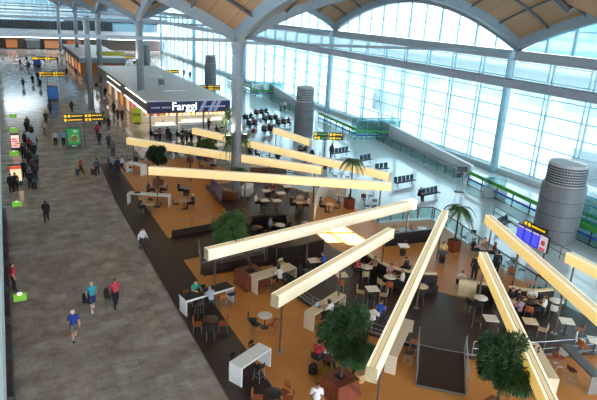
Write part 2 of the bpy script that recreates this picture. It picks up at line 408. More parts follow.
# ================================================================== ventilation cylinders
VENT = M('#6b6c70', .5, .2); VENTD = M('#35383b', .6)
def vent(px, py, r, h1, h2, label, detail=True):
    p = at(px, py)
    t = thing('ventilation_tower', label, 'ventilation tower', p)
    MB().lathe([(r, 0), (r, h1)], n=40).build('drum', VENT, t, True)
    mb = MB()
    for k in range(1, 4): mb.lathe([(r+.02, h1*k/4-.02), (r+.02, h1*k/4+.02)], n=40)
    mb.build('seam', VENTD, t)
    r2 = r*.86
    MB().lathe([(r2, h1), (r2, h2-.15), (r2*.97, h2)], n=40).build('grille_drum', M('#9a9c9e', .5, .3), t, True)
    if detail:
        rows = 7
        for a in range(rows):
            mb = MB().lathe([(r2+.004, h1+.2+(h2-h1-.5)*a/(rows-1)-.01), (r2+.004, h1+.2+(h2-h1-.5)*a/(rows-1)+.01)], n=44)
            for b in range(44):
                an = 2*PI*b/44; z = h1+.2+(h2-h1-.5)*a/(rows-1)
                mb.box((math.cos(an)*r2, math.sin(an)*r2, z), (.06, .17, .13), an)
            mb.build('perforated_ring', VENTD, t)
    return t
vent(553, 238, 1.62, 4.5, 6.2, 'large grey ventilation tower with perforated top at the right edge, behind the blue screens')
vent(303, 135, 1.3, 4.6, 6.5, 'grey ventilation tower with perforated top behind the yellow gate signs')
vent(210.5, 84, 1.25, 4.4, 6.0, 'smaller ventilation tower beyond the kiosk roof, right of its middle')
vent(145.5, 66, 1.3, 5.4, 6.2, 'bluish ventilation tower seen past the left part of the kiosk roof', False)
vent(104, 47, 1.5, 5.4, 6.2, 'most distant ventilation tower beside the dark end wall', False)
# ================================================================== kiosks
KROOF = M('#f2f4f7', .35, 0, .03, .6); NAVY = M('#1d1f52', .35); KDARK = M('#2a2a30', .5)
def text_mesh(s, size, ext=.02):
    cu = bpy.data.curves.new('lettering', 'FONT'); cu.body = s; cu.size = size; cu.extrude = ext; cu.align_x = 'CENTER'; cu.align_y = 'CENTER'; cu.offset = .012
    o = bpy.data.objects.new('lettering', cu); COL.objects.link(o); bpy.context.view_layer.update()
    me = bpy.data.meshes.new_from_object(o.evaluated_get(bpy.context.evaluated_depsgraph_get())); bpy.data.objects.remove(o); return me
KX0, KX1, KY0, KY1 = 15.7, 26.7, 72.0, 114.0
k = thing('kiosk', 'long flat-roofed kiosk with navy sign band and bright open front', 'kiosk', (KX0, KY0, 0))
KW, KD = KX1-KX0, KY1-KY0
MB().box((KW/2, KD/2, 3.9), (KW, KD, .3)).build('roof', KROOF, k)
MB().box((KW/2+1.5, KD*.6, 4.15), (2.4, .5, .12)).build('roof_light', M('#e8edf0', .4), k)
MB().box((KW*.52, KD*.2, 4.1), (3.0, .2, .1)).build('roof_light', M('#e8edf0', .4), k)
hv = MB().box((KW*.5, KD*.36, 4.4), (.8, .8, .9), b=.04).build('roof_vent', M('#6d7276', .5), k)
sb = MB().box((KW/2, -.06, 3.25), (KW+.1, .16, 1.4), b=.02).build('sign_band', NAVY, k)
lt = put('lettering', text_mesh('Farggi', 1.45), EM('#ffffff', 1.0, 'white_letters', '#eeeeee'), sb); lt.location = (KW*.43, -.15, 3.28); lt.rotation_euler = (PI/2, 0, 0)
mb = MB(); RR = random.Random(4)
for x0, x1 in ((.4, 3.1), (KW*.63, KW-.4)):
    x = x0
    while x < x1:
        w = RR.uniform(.12, .3); MB().box((x+w/2, -.15, 3.22), (w, .03, .2)).build('small_print', M('#d8dbea', .5), sb); x += w+(.1 if RR.random() < .7 else .3)
mb = MB()
for x in (6.6, 7.9, 8.6): mb.loft([(x, -.145, 2.56), (x+.5, -.145, 2.56), (x+1.2, -.145, 3.94), (x+.7, -.145, 3.94)], [(x, -.155, 2.56), (x+.5, -.155, 2.56), (x+1.2, -.155, 3.94), (x+.7, -.155, 3.94)])
mb.build('diagonal_stripes', M('#aeb0e0', .4), sb)
MB().box((KW/2, -.05, 2.5), (KW, .14, .12)).build('red_trim', M('#a8453c', .5), k)
MB().box((-.06, KD/2, 3.25), (.14, KD, 1.4)).build('side_fascia', M('#6f6a67', .5), k)
mb = MB().box((-.18, 7, 3.85), (.1, 13.5, .12)).box((-.18, 7.5, 2.6), (.1, 14.5, .16)).box((-.18, 24, 3.6), (.1, 12, .08)).box((-.18, 24, 2.6), (.1, 12, .1))
mb.build('light_strip', EM('#fff3df', 2.2, 'light_strip'), k)
MB().box((KW/2, 7.0, 1.25), (KW-.6, .2, 2.5)).build('back_wall', M('#d9d0c2', .6), k)
MB().box((KW-.2, KD/2, 1.25), (.2, KD-1, 2.5)).build('side_wall', M('#c7c4c0', .6), k)
MB().box((.6, 7+(KD-7)/2, 1.25), (.15, KD-8, 2.5)).build('shop_window', M('#8e5f4a', .4), k)
for n_, (y, hgt, c) in enumerate(((9, 2.1, '#ffb36a'), (12.5, 2.2, '#ff7a8a'), (16, 2.2, '#ffd9a0'), (21, 2.2, '#ff9a3c'), (26, 2.2, '#ffe2bb'), (32, 2.2, '#e8b070'))):
    MB().box((.48, y, 1.25), (.08, 2.2, hgt)).build('display_window', EM(c, .5, 'lit_display'), k)
mb = MB()
for x in (.3, 3.8, 7.4, KW-.3): mb = MB().box((x, .3, 1.25), (.22, .22, 2.5)).build('pillar', M('#8c8a88', .4), k)
pl = MB().box((KW/2, 3.4, 2.46), (KW-1, 6, .05)).build('ceiling_panel', EM('#fff4e2', 1.6, 'shop_ceiling_light'), k)
mb = MB()
for r_ in range(3):
    MB().box((KW/2, 6.75, .8+.6*r_), (KW-1.2, .35, .05)).build('shelf', WHITE, k)
for q in range(14):
    x = 2.6+q*.6
    MB().lathe([(.05, .4), (.16, .2), (.2, 0), (.02, -.02)], (x, .75, 2.05), 10).build('pendant_lamp', EM(('#ffd870', '#fff2c0', '#ffc65a')[q % 3], 2.2, 'pendant_glow'), k)
# goods on the back shelves
for r_ in range(3):
    for q in range(20):
        x = KX0+1.0+q*.48; c = RR.choice(['#e8e2d4', '#c9a06a', '#b33a30', '#f1efe8', '#d7b24b', '#6b3b26', '#e2e6ea'])
        o = MB().box((0, 0, .17), (.3, .22, .34), b=.02).build('package', M(c, .5)); o.location = (x, KY0+6.75, .825+.6*r_)
        tag(o, 'small package on the bright shelves inside the blue-signed kiosk', 'package', 'packages on the kiosk shelves')
def counter(x, y, w, label, c='#e6e6e6', glassy=True):
    t = thing('counter', label, 'counter', (x, y, 0))
    MB().box((0, 0, .5), (w, .7, 1.0), b=.02).build('body', M(c, .4), t)
    MB().box((0, 0, 1.03), (w+.1, .8, .06)).build('worktop', M('#f4f2ee', .3), t)
    if glassy: MB().box((0, -.1, 1.26), (w*.8, .4, .38)).build('glass_case', EM('#fff6e6', .8, 'lit_case'), t)
    MB().box((0, -.37, .5), (w-.2, .04, .5)).build('front_panel', M('#c9c5be', .4), t)
    return t
counter(KX0+1.9, KY0-.8, 3.0, 'long pale counter with glass case under the left end of the navy sign')
counter(KX0+6.2, KY0+.6, 4.2, 'bright white counter under the middle of the navy sign', '#f2f2f2')
counter(KX0+9.6, KY0+1.4, 1.8, 'short counter at the right end under the navy sign', '#d4d0c8')
# second, distant kiosk
k2 = thing('kiosk', 'distant grey-roofed kiosk behind the navy-signed one', 'kiosk', (14.4, 131.5, 0))
MB().box((4.9, 17.5, 3.9), (9.8, 35, .3)).build('roof', KROOF, k2)
MB().box((4.9, -.06, 3.3), (9.9, .2, 1.0)).build('sign_band', M('#8c98a3', .5), k2)
MB().box((-.06, 17.5, 3.3), (.2, 35, 1.0)).build('side_fascia', M('#5d5c5c', .5), k2)
MB().box((4.9, 2.5, 1.4), (9.2, .2, 2.8)).build('back_wall', EM('#b0702e', .12, 'warm_shop', '#5a4230'), k2)
MB().box((9.6, 17.5, 1.4), (.2, 34, 2.8)).build('side_wall', M('#7c6a58', .6), k2)
for q, c in enumerate(('#ffa850', '#ff7d3c', '#ffd28a', '#ff9f5a', '#ffe0b0')):
    MB().box((-.02+.3, 3+q*6.5, 1.4), (.1, 3.2, 2.0)).build('display_window', EM(c, .5, 'lit_display'), k2)
MB().box((.3, 17.5, 1.4), (.05, 34, 2.8)).build('shop_window', M('#54423a', .5), k2)
MB().box((6.5, -.2, 4.8), (6, .15, .9)).build('roof_sign', M('#c8b820', .4), k2)
# shops at the far end
for q, (x, w, c, nm) in enumerate(((2.6, 4, '#ff9c50', 'far shop with orange lit window at the left of the end wall'), (8.6, 4.6, '#9fb0bd', 'far shop with pale grey shutter in the end wall'), (14.0, 5, '#ffb070', 'far shop with warm lit window in the middle of the end wall'), (20.6, 5, '#ff8f4a', 'far shop with reddish lit window behind the distant kiosk'))):
    t = thing('shop', nm, 'shop', (x, EY-.6, 0))
    MB().box((0, .2, 1.6), (w, .5, 3.2)).build('frame', M('#2e2723', .5), t)
    MB().box((0, -.1, 1.5), (w-.8, .1, 2.2)).build('display_window', EM(c, .3 if q != 1 else .15, 'far_display'), t)
    MB().box((0, -.12, 2.9), (w-.3, .12, .5)).build('sign_board', M('#7a4a26' if q != 1 else '#8d99a3', .5), t)
# ================================================================== signs
YEL = EM('#f2c21c', .7, 'sign_yellow', '#c99a10'); SBLACK = M('#14161a', .4); SGRN = EM('#47b05a', .7, 'sign_green')
def sign_panel(mb_y, mb_g, x0, z0, w, h, seed, flip):
    r = random.Random(seed); x = x0+.08
    hh = h*.62
    # pictogram square with arrow, then a line of lettering-like bars
    mb_y.box((x+hh/2, flip, z0+h/2), (hh, .02, hh)); x += hh+.12
    if r.random() < .6: mb_y.box((x+hh/2, flip, z0+h/2), (hh, .02, hh)); x += hh+.12
    while x < x0+w-.2:
        q = r.uniform(.1, .26); (mb_y if seed % 2 or abs(flip) < .05 or len(mb_g.bm.verts) > 60 else mb_g).box((x+q/2, flip, z0+h/2), (q, .02, h*.3)); x += q+.05
def gantry(loc, rz, panels, label, post=None, grp=None):
    """yellow-on-black direction sign; panels = (x0, z0, w, h)"""
    t = thing('direction_sign', label, 'sign', loc, rz, grp)
    for n_, (x0, z0, w, h) in enumerate(panels):
        b = MB().box((x0+w/2, 0, z0+h/2), (w, .16, h), b=.02).build('sign_panel', SBLACK, t)
        a, g = MB(), MB(); sign_panel(a, g, x0, z0, w, h, n_*2+(1 if loc[1] > 60 else n_ % 2), -.09)
        a.build('yellow_symbols', YEL, b)
        if len(g.bm.verts): g.build('green_symbols', SGRN, b)
        else: g.bm.free()
    if post is not None:
        zt = max(p[1]+p[3] for p in panels)
        for px_ in post:
            MB().tube([(px_, .12, 0), (px_, .12, zt)], .05, 8).build('post', DSTEEL, t)
            MB().lathe([(.25, 0), (.25, .03)], (px_, .12, 0), 16).build('base_plate', DSTEEL, t)
    return t
two = lambda w, h, z: [(-w-.05, z, w, h), (.05, z, w, h)]
four = lambda w, h, z: [(-w-.05, z+h, w, h), (.05, z+h, w, h), (-w-.05, z, w, h), (.05, z, w, h)]
gantry(at(85.5, 145), 0, four(2.1, .44, 2.75), 'double yellow direction sign on a thin post beside the green totem', (0,))
gantry(at(54, 92), 0, four(2.1, .42, 2.7), 'pair of yellow direction signs hanging above the blue totem', (-.9, 1.1))
gantry(at(45.5, 72), 0, two(2.4, .7, 2.6), 'farthest pair of yellow direction signs down the concourse', (0,))
gantry(at(208, 107)+Vector((0, 0, 0)), -.1, four(2.0, .42, 2.75), 'pair of yellow direction signs above the right edge of the kiosk roof', (-.2,))
gantry(at(173, 87), 0, [(-1.4, 2.7, 2.6, .7)], 'small yellow direction sign beyond the kiosk roof near the middle', (0,))
gantry(at(128, 70), 0, [(-1.4, 2.7, 2.6, .7)], 'tiny yellow sign at the far end of the kiosk roof', (0,))
gantry(at(326.5, 161.5), -.35, four(1.62, .42, 2.5), 'four-panel yellow gate sign in front of the grey ventilation tower', (-.3, .6))
# totems
def totem(px, py, w, h, body, art, label, rz=0):
    t = thing('advertising_totem', label, 'totem', at(px, py), rz)
    MB().box((0, 0, h/2), (w, .3, h), b=.03).build('body', body, t)
    p = MB().box((0, -.16, h*.56), (w*.86, .03, h*.72)).build('poster', art, t)
    return t, p
t, p = totem(74.5, 148.5, 1.5, 2.45, M('#3f5a46', .4), EM('#1f8a3c', .45, 'green_poster', '#1f7a34'), 'green backlit advertising totem on the concourse, showing a plate of food')
mb = MB()
for q in range(9):
    a = q*.7; mb.lathe([(.19-.01*q, 0), (.02, .03)], (0, 0, 0), 10)
mb.bm.free()
mb = MB()
for q, (x, z, s) in enumerate(((-.25, 1.05, .26), (.05, 1.15, .3), (.25, 1.4, .22), (-.05, 1.45, .2), (.3, .95, .18), (-.4, .85, .14))):
    mb.tube([(x, -.175, z), (x, -.185, z)], s, 14)
mb.build('food_picture', M('#d9cf9a', .6), p)
MB().box((.2, -.18, 2.05), (.5, .02, .14)).box((.2, -.18, 1.85), (.36, .02, .08)).build('caption', M('#e8efe0', .6), p)
MB().box((0, -.18, .35), (.5, .02, .16)).build('caption', M('#dfe5dd', .6), p)
totem(53.5, 101.5, 1.6, 2.5, M('#24405f', .4), EM('#1d4f93', .45, 'blue_poster', '#1c447c'), 'blue advertising totem farther up the concourse under the yellow signs')
totem(37.5, 66.5, 1.6, 2.3, M('#1c2c4a', .4), EM('#23407e', .4, 'navy_poster', '#1c2c5c'), 'small dark blue totem far up the concourse')
# lit sign boxes and posters along the left wall
GSIGN = EM('#86c832', .32, 'green_sign_glow', '#4f8a1c')
for n_, (px, py, lab) in enumerate(((13, 116, 'fourth'), (13.5, 130, 'third'), (14, 153.5, 'second'), (17, 204, 'large'), (20, 297, 'nearest'))):
    z = 2.7; p = at(px, py, z)
    t = thing('lit_sign', {'fourth': 'farthest green lit sign projecting from the left wall', 'third': 'green lit sign projecting from the left wall just above the pink poster', 'second': 'green lit sign between the pink poster and the red framed poster', 'large': 'green lit sign over the left wall doorway beyond the man in black', 'nearest': 'nearest green lit sign with a bright white disc, bottom left'}[lab], 'sign', p)
    sw = {'nearest': .55, 'large': .6}.get(lab, .75)
    MB().box((0, 0, 0), (sw, .2, sw*.62), b=.02).build('sign_box', GSIGN, t)
    MB().lathe([(sw*.2, -.02), (sw*.2, .02)], (0, 0, 0), 16).build('disc', EM('#f4ffe0', 1.6 if lab == 'nearest' else .6, 'disc_glow'), t).location = (0, -.02, sw*.31)
    MB().span((-sw*.45, 0, 0), (-max(.5, p.x+.95), 0, 0), .05, .05).build('bracket', DSTEEL, t)
def poster(px, py, h, w, cols, label):
    t = thing('lit_poster', label, 'poster', at(px, py))
    MB().box((0, 0, h/2), (w, .25, h), b=.02).build('case', M('#2a2222', .5), t)
    MB().box((0, -.14, h*.58), (w*.88, .03, h*.7)).build('picture', EM(cols[0], .8, 'poster_glow'), t)
    MB().box((0, -.16, h*.86), (w*.88, .02, h*.13)).build('headline', EM(cols[1], .8, 'poster_headline'), t)
    mb = MB()
    for q in range(4): mb.box((RN.uniform(-.2, .2), -.165, h*(.35+.12*q)), (w*RN.uniform(.3, .55), .02, h*.06))
    mb.build('picture_detail', EM(cols[2], .7, 'poster_detail'), t)
poster(16.3, 151.5, 1.95, .9, ('#f3b9ae', '#f8dcd6', '#b0605c'), 'pink backlit poster of a face-like shape by the left wall')
poster(17.2, 185.5, 1.95, 1.0, ('#ffd9a6', '#d8341e', '#ffefcf'), 'red topped backlit poster glowing yellow by the left wall queue')
# ================================================================== shop fronts under the left fascia
for n_, (y, c, lab) in enumerate(((22.5, '#b5352c', 'red shop panel at the bottom left corner'), (25.6, '#d9dadc', 'pale shop panel next to the red one, bottom left'), (29.0, '#a3342e', 'red shop panel under the nearest green sign'), (32.5, '#5a4a8c', 'purple shop panel beyond the nearest green sign'), (36.0, '#c9455a', 'pink shop panel along the left wall'), (39.5, '#8f86b8', 'lilac shop panel along the left wall'), (43, '#3b3f4d', 'dark shop panel along the left wall near the red framed poster'))):
    t = thing('shop_stall', lab, 'shop', (-1.55, y, 0))
    MB().box((0, 0, 2.1), (.5, 2.9, 4.2), b=.03).build('board', M(c, .45), t)
    MB().box((.27, 0, 3.4), (.06, 2.5, .7)).build('headline', M('#ece8e4', .5), t)
    MB().box((.3, 0, .5), (.5, 2.6, 1.0)).build('counter', M('#3a3636', .5), t)
# ================================================================== gate side: barrier, ramp walls, portals, glass corridors
GL = glass('teal_glass', '#cfe3e2', .06, .1, '#d0e8e4'); GLC = glass('pale_glass', '#e4efee', .04, .07, '#e8f2f0'); GREEN = M('#3f9a2c', .45); BLUE = M('#1f4fae', .45)
def glass_barrier(path, h, label, cat='barrier', n=8):
    t = thing('glass_barrier', label, cat, (path[0][0], path[0][1], 0))
    P = [(x-path[0][0], y-path[0][1]) for x, y in path]
    MB().strip(P, -.015, .015, .06, h-.04).build('glass_panel', GL if 'long' in label or 'distant' in label else GLC, t)
    MB().strip(P, -.04, .04, h-.04, h+.03).build('handrail', DSTEEL, t)
    A, B = Vector(P[0]), Vector(P[-1])
    for k in range(n+1):
        q = k/n*(len(P)-1); i = min(int(q), len(P)-2); v = Vector(P[i]).lerp(Vector(P[i+1]), q-i)
        MB().box((v.x, v.y, h/2), (.06, .06, h)).build('post', DSTEEL, t)
    return t
def ramp_wall(a, b, za, zb, label):
    t = thing('ramp_wall', label, 'wall', (a[0], a[1], 0)); P = [(0, 0), (b[0]-a[0], b[1]-a[1])]
    MB().strip(P, -.15, .15, 0, za, 0, zb).build('wall_panel', M('#c3ccce', .6), t)
    MB().strip(P, -.2, .2, za, za+.08, zb, zb+.08).build('coping', M('#dfe6e8', .5), t)
def rail_screen(a, b, label, n=6):
    t = thing('gate_railing', label, 'railing', (a[0], a[1], 0)); d = Vector((b[0]-a[0], b[1]-a[1], 0))
    MB().span((0, 0, 1.35), d+Vector((0, 0, 1.35)), .1, .34).build('green_band', GREEN, t)
    MB().span((0, 0, .72), d+Vector((0, 0, .72)), .08, .17).build('blue_band', BLUE, t)
    MB().span((0, 0, .1), d+Vector((0, 0, .1)), .08, .1).build('kick_rail', DSTEEL, t)
    MB().span((0, 0, .45), d+Vector((0, 0, .45)), .02, .5).build('glass_panel', GL, t)
    for k in range(n+1):
        p = d*(k/n); MB().box((p.x, p.y, .75), (.08, .08, 1.5)).build('post', DSTEEL, t)
glass_barrier([(43.6, 61.0), (42.7, 54.4), (41.4, 46), (40.9, 41.4)], 1.1, 'long teal glass barrier in front of the sloping pale wall by the windows', n=9)
ramp_wall((45.8, 63.5), (43.2, 42.6), 2.2, 1.3, 'sloping pale grey wall between the glass barrier and the window wall')
rail_screen((40.9, 40.6), (38.1, 20.5), 'green and blue banded railing passing behind the large ventilation tower', 9)
rail_screen((41.8, 73.9), (40.9, 61.8), 'green and blue banded railing beside the middle ventilation tower', 6)
rail_screen((42.5, 116), (41.9, 99), 'distant green and blue railing beyond the nearest column', 6)
glass_barrier([(43.6, 98.5), (42.7, 91.9), (40.9, 79)], 1.1, 'distant teal glass barrier right of the nearest column', n=6)
ramp_wall((45.8, 101), (43.0, 80), 2.2, 1.3, 'distant sloping pale wall right of the nearest column')
def glass_corridor(a, b, label, h=2.6):
    t = thing('glass_corridor', label, 'glass corridor', (a[0], a[1], 0)); d = Vector((b[0]-a[0], b[1]-a[1], 0)); n = d.normalized().cross(Vector((0, 0, 1)))*1.8
    for o_ in (Vector(), n):
        MB().span(o_+Vector((0, 0, h/2)), o_+d+Vector((0, 0, h/2)), .03, h-.2).build('glass_wall', GL, t)
        MB().span(o_+Vector((0, 0, h)), o_+d+Vector((0, 0, h)), .08, .12).build('top_rail', M('#4fa3c0', .4), t)
        MB().span(o_+Vector((0, 0, 1.1)), o_+d+Vector((0, 0, 1.1)), .06, .3).build('green_band', M('#36a860', .4), t)
        MB().span(o_+Vector((0, 0, .6)), o_+d+Vector((0, 0, .6)), .06, .16).build('blue_band', BLUE, t)
        for k in range(5):
            p = o_+d*(k/4); MB().box((p.x, p.y, h/2), (.08, .08, h)).build('post', M('#6a9bb0', .4), t)
glass_corridor((41.2, 63.5), (47.2, 62.0), 'teal glass gate corridor leading to the grey portal in the window wall')
glass_corridor((42.2, 30.5), (42.0, 20.0), 'teal glass gate corridor right of the large ventilation tower')
glass_corridor((41.6, 101), (47.4, 99.5), 'distant teal glass gate corridor right of the nearest column')
def portal_box(px, py, z, w, h, label):
    p = atX(px, py, 48.9)
    t = thing('boarding_portal', label, 'boarding bridge', (50.2, p.y, 0))
    MB().box((1.5, 0, z+h/2), (3.6, w, h), b=.05).build('tunnel', M('#8b959b', .6), t)
    MB().box((-.4, 0, z+h/2-.1), (.2, w*.7, h*.7)).build('doorway', M('#59636a', .6), t)
    for y_ in (-w*.4, w*.4): MB().box((1.5, y_, z/2), (.3, .3, z)).build('leg', DSTEEL, t)
portal_box(373, 105, 2.2, 3.4, 3.0, 'small grey boarding bridge end outside the windows, middle right')
portal_box(590, 172, 1.2, 6.0, 3.2, 'large grey boarding bridge end outside the windows at the right edge')
# glass check desk and black device stand by the window side
p = at(494, 197)
t = thing('check_desk', 'glass topped boarding desk beside the green railing', 'desk', p, -.3)
MB().box((0, 0, .5), (2.2, .7, 1.0), b=.02).build('body', M('#a9b4b6', .4), t)
MB().box((0, .2, 1.45), (2.2, .04, .9)).build('glass_screen', GL, t)
MB().box((0, 0, 1.9), (2.3, .6, .04)).build('glass_top', GL, t)
for x in (-1.1, 1.1): MB().box((x, .2, .95), (.05, .05, 1.9)).build('post', STEEL, t)
p = at(459, 192)
t = thing('gate_display_stand', 'black gate display stand left of the boarding desk', 'display', p, -.5)
MB().box((-.3, 0, 1.1), (.08, .08, 2.2)).build('post', STEEL, t); MB().box((.3, 0, 1.1), (.08, .08, 2.2)).build('post', STEEL, t)
MB().box((0, -.05, 2.35), (.9, .14, .5), b=.02).build('screen', M('#2a2f33', .3), t)
MB().box((-.28, -.08, 1.7), (.5, .1, .45), b=.02).build('screen', M('#1b1e22', .3), t)
MB().box((0, 0, .04), (.9, .5, .08)).build('base_plate', DSTEEL, t)
p = at(309, 121)
t = thing('gate_display_stand', 'small gate display stand left of the middle ventilation tower', 'display', p+Vector((-1.5, 0, 0)), -.3)
MB().box((0, 0, 1.1), (.1, .1, 2.2)).build('post', STEEL, t); MB().box((0, -.05, 2.3), (.9, .14, .6), b=.02).build('screen', M('#2a2f33', .3), t); MB().box((0, 0, .04), (.6, .5, .08)).build('base_plate', DSTEEL, t)
# flight screens
p = at(530, 245.5, 1.75); rz = math.atan2((at(545, 254, 1.75)-at(515, 238, 1.75)).y, (at(545, 254, 1.75)-at(515, 238, 1.75)).x)
W = (at(545, 254, 1.75)-at(515, 238, 1.75)).length/4
t = thing('flight_information_board', 'row of four flight screens under a yellow sign in front of the large ventilation tower', 'screen', (p.x, p.y, 0), rz)
MB().box((0, .1, 2.3), (4*W+.1, .14, 1.15), b=.02).build('frame', SBLACK, t)
for q in range(4):
    s = MB().box(((q-1.5)*W, 0, 2.3), (W*.9, .06, 1.02)).build('screen', EM('#2a2fd0' if q < 3 else '#c9bfc6', .9 if q < 3 else .7, 'screen_glow', '#0a0a30'), t)
    mb = MB()
    if q < 3:
        for r_ in range(8): mb.box(((q-1.5)*W, -.035, 1.9+.1*r_), (W*.75, .012, .025))
        mb.build('listing', EM('#7f86f0', .8, 'listing_glow'), s)
        MB().box(((q-1.5)*W, -.035, 2.74), (W*.8, .012, .08)).build('heading', EM('#e8d04a', .8, 'heading_glow'), s)
    else:
        mb.tube([(1.5*W, -.035, 2.35), (1.5*W, -.045, 2.35)], W*.26, 16); mb.build('picture', EM('#c23a4c', .6, 'ad_glow'), s)
        MB().box((1.5*W, -.035, 1.92), (W*.7, .012, .2)).build('caption', EM('#d8505a', .6, 'ad_caption'), s)
hd = MB().box((.1, .1, 3.1), (3*W, .14, .36), b=.02).build('header_sign', SBLACK, t)
a, g = MB(), MB(); sign_panel(a, g, -1.5*W+.1, 2.92, 3*W, .36, 1, .02); a.build('yellow_symbols', YEL, hd); g.bm.free()
for x in (-1.6*W, 1.6*W):
    MB().tube([(x, .2, 0), (x, .2, 3.1)], .05, 8).build('post', DSTEEL, t); MB().lathe([(.2, 0), (.2, .03)], (x, .2, 0), 14).build('base_plate', DSTEEL, t)
# ================================================================== people
SKIN = [M('#c99a7c', .55), M('#a87455', .55), M('#d9b094', .55)]
EYEM = M('#1a1412', .3); LIPM = M('#9b5a50', .5)
V3 = Vector
def joints(pose):
    J = dict(pelvis=(0, 0, .95, .125), waist=(0, 0, 1.10, .118), chest=(0, 0, 1.28, .138), collar=(0, -.01, 1.42, .10), neck=(0, 0, 1.495, .055), jaw=(0, .025, 1.565, .070), head=(0, .015, 1.64, .098), crown=(0, .0, 1.70, .07))
    for s, n in ((-1, 'L'), (1, 'R')):
        J['sh'+n] = (s*.185, -.01, 1.39, .068); J['el'+n] = (s*.245, -.03, 1.12, .046); J['wr'+n] = (s*.25, .05, .88, .032); J['ha'+n] = (s*.25, .075, .80, .036)
        J['hp'+n] = (s*.095, 0, .89, .105); J['kn'+n] = (s*.105, .02, .50, .066); J['an'+n] = (s*.105, -.02, .09, .045); J['to'+n] = (s*.12, .13, .045, .042)
    def mv(k, x, y, z): J[k] = (x, y, z, J[k][3])
    if pose in ('walk', 'pull'):
        mv('knR', .10, .20, .53); mv('anR', .10, .27, .10); mv('toR', .11, .42, .07)
        mv('knL', -.10, -.03, .50); mv('anL', -.10, -.31, .17); mv('toL', -.11, -.22, .05)
        mv('elL', -.24, .10, 1.13); mv('wrL', -.21, .26, .95); mv('haL', -.20, .32, .90)
        mv('elR', .25, -.15, 1.14); mv('wrR', .25, -.14, .90); mv('haR', .25, -.13, .82)
    if pose == 'pull':
        mv('elL', -.25, -.16, 1.14); mv('wrL', -.28, -.27, .93); mv('haL', -.29, -.31, .86)
    if pose == 'phone':
        mv('elR', .26, .06, 1.12); mv('wrR', .16, .25, 1.33); mv('haR', .12, .26, 1.41)
    if pose in ('sit', 'lean'):
        dz = -.40
        for k in ('pelvis', 'waist', 'chest', 'collar', 'neck', 'jaw', 'head', 'crown', 'shL', 'shR'):
            x, y, z, r = J[k]; J[k] = (x, y-.06+((z-.95)*.28 if pose == 'lean' else 0), z+dz, r)
        for s, n in ((-1, 'L'), (1, 'R')):
            J['hp'+n] = (s*.10, -.02, .53, .105); mv('kn'+n, s*.12, .40, .52); mv('an'+n, s*.12, .38, .09); mv('to'+n, s*.13, .53, .045)
            o = .12 if pose == 'lean' else 0
            mv('el'+n, s*.26, .05+o, .77); mv('wr'+n, s*.17, .29+o, .82); mv('ha'+n, s*.13, .37+o, .82)
    return J
BONES = [('torso', 'pelvis', 'waist'), ('torso', 'waist', 'chest'), ('torso', 'chest', 'collar'), ('neck', 'collar', 'neck'), ('head', 'neck', 'jaw'), ('head', 'jaw', 'head'), ('head', 'head', 'crown')]
for n in 'LR':
    BONES += [('torso', 'collar', 'sh'+n), ('upper', 'sh'+n, 'el'+n), ('fore', 'el'+n, 'wr'+n), ('hand', 'wr'+n, 'ha'+n), ('hips', 'pelvis', 'hp'+n), ('thigh', 'hp'+n, 'kn'+n), ('shin', 'kn'+n, 'an'+n), ('foot', 'an'+n, 'to'+n)]
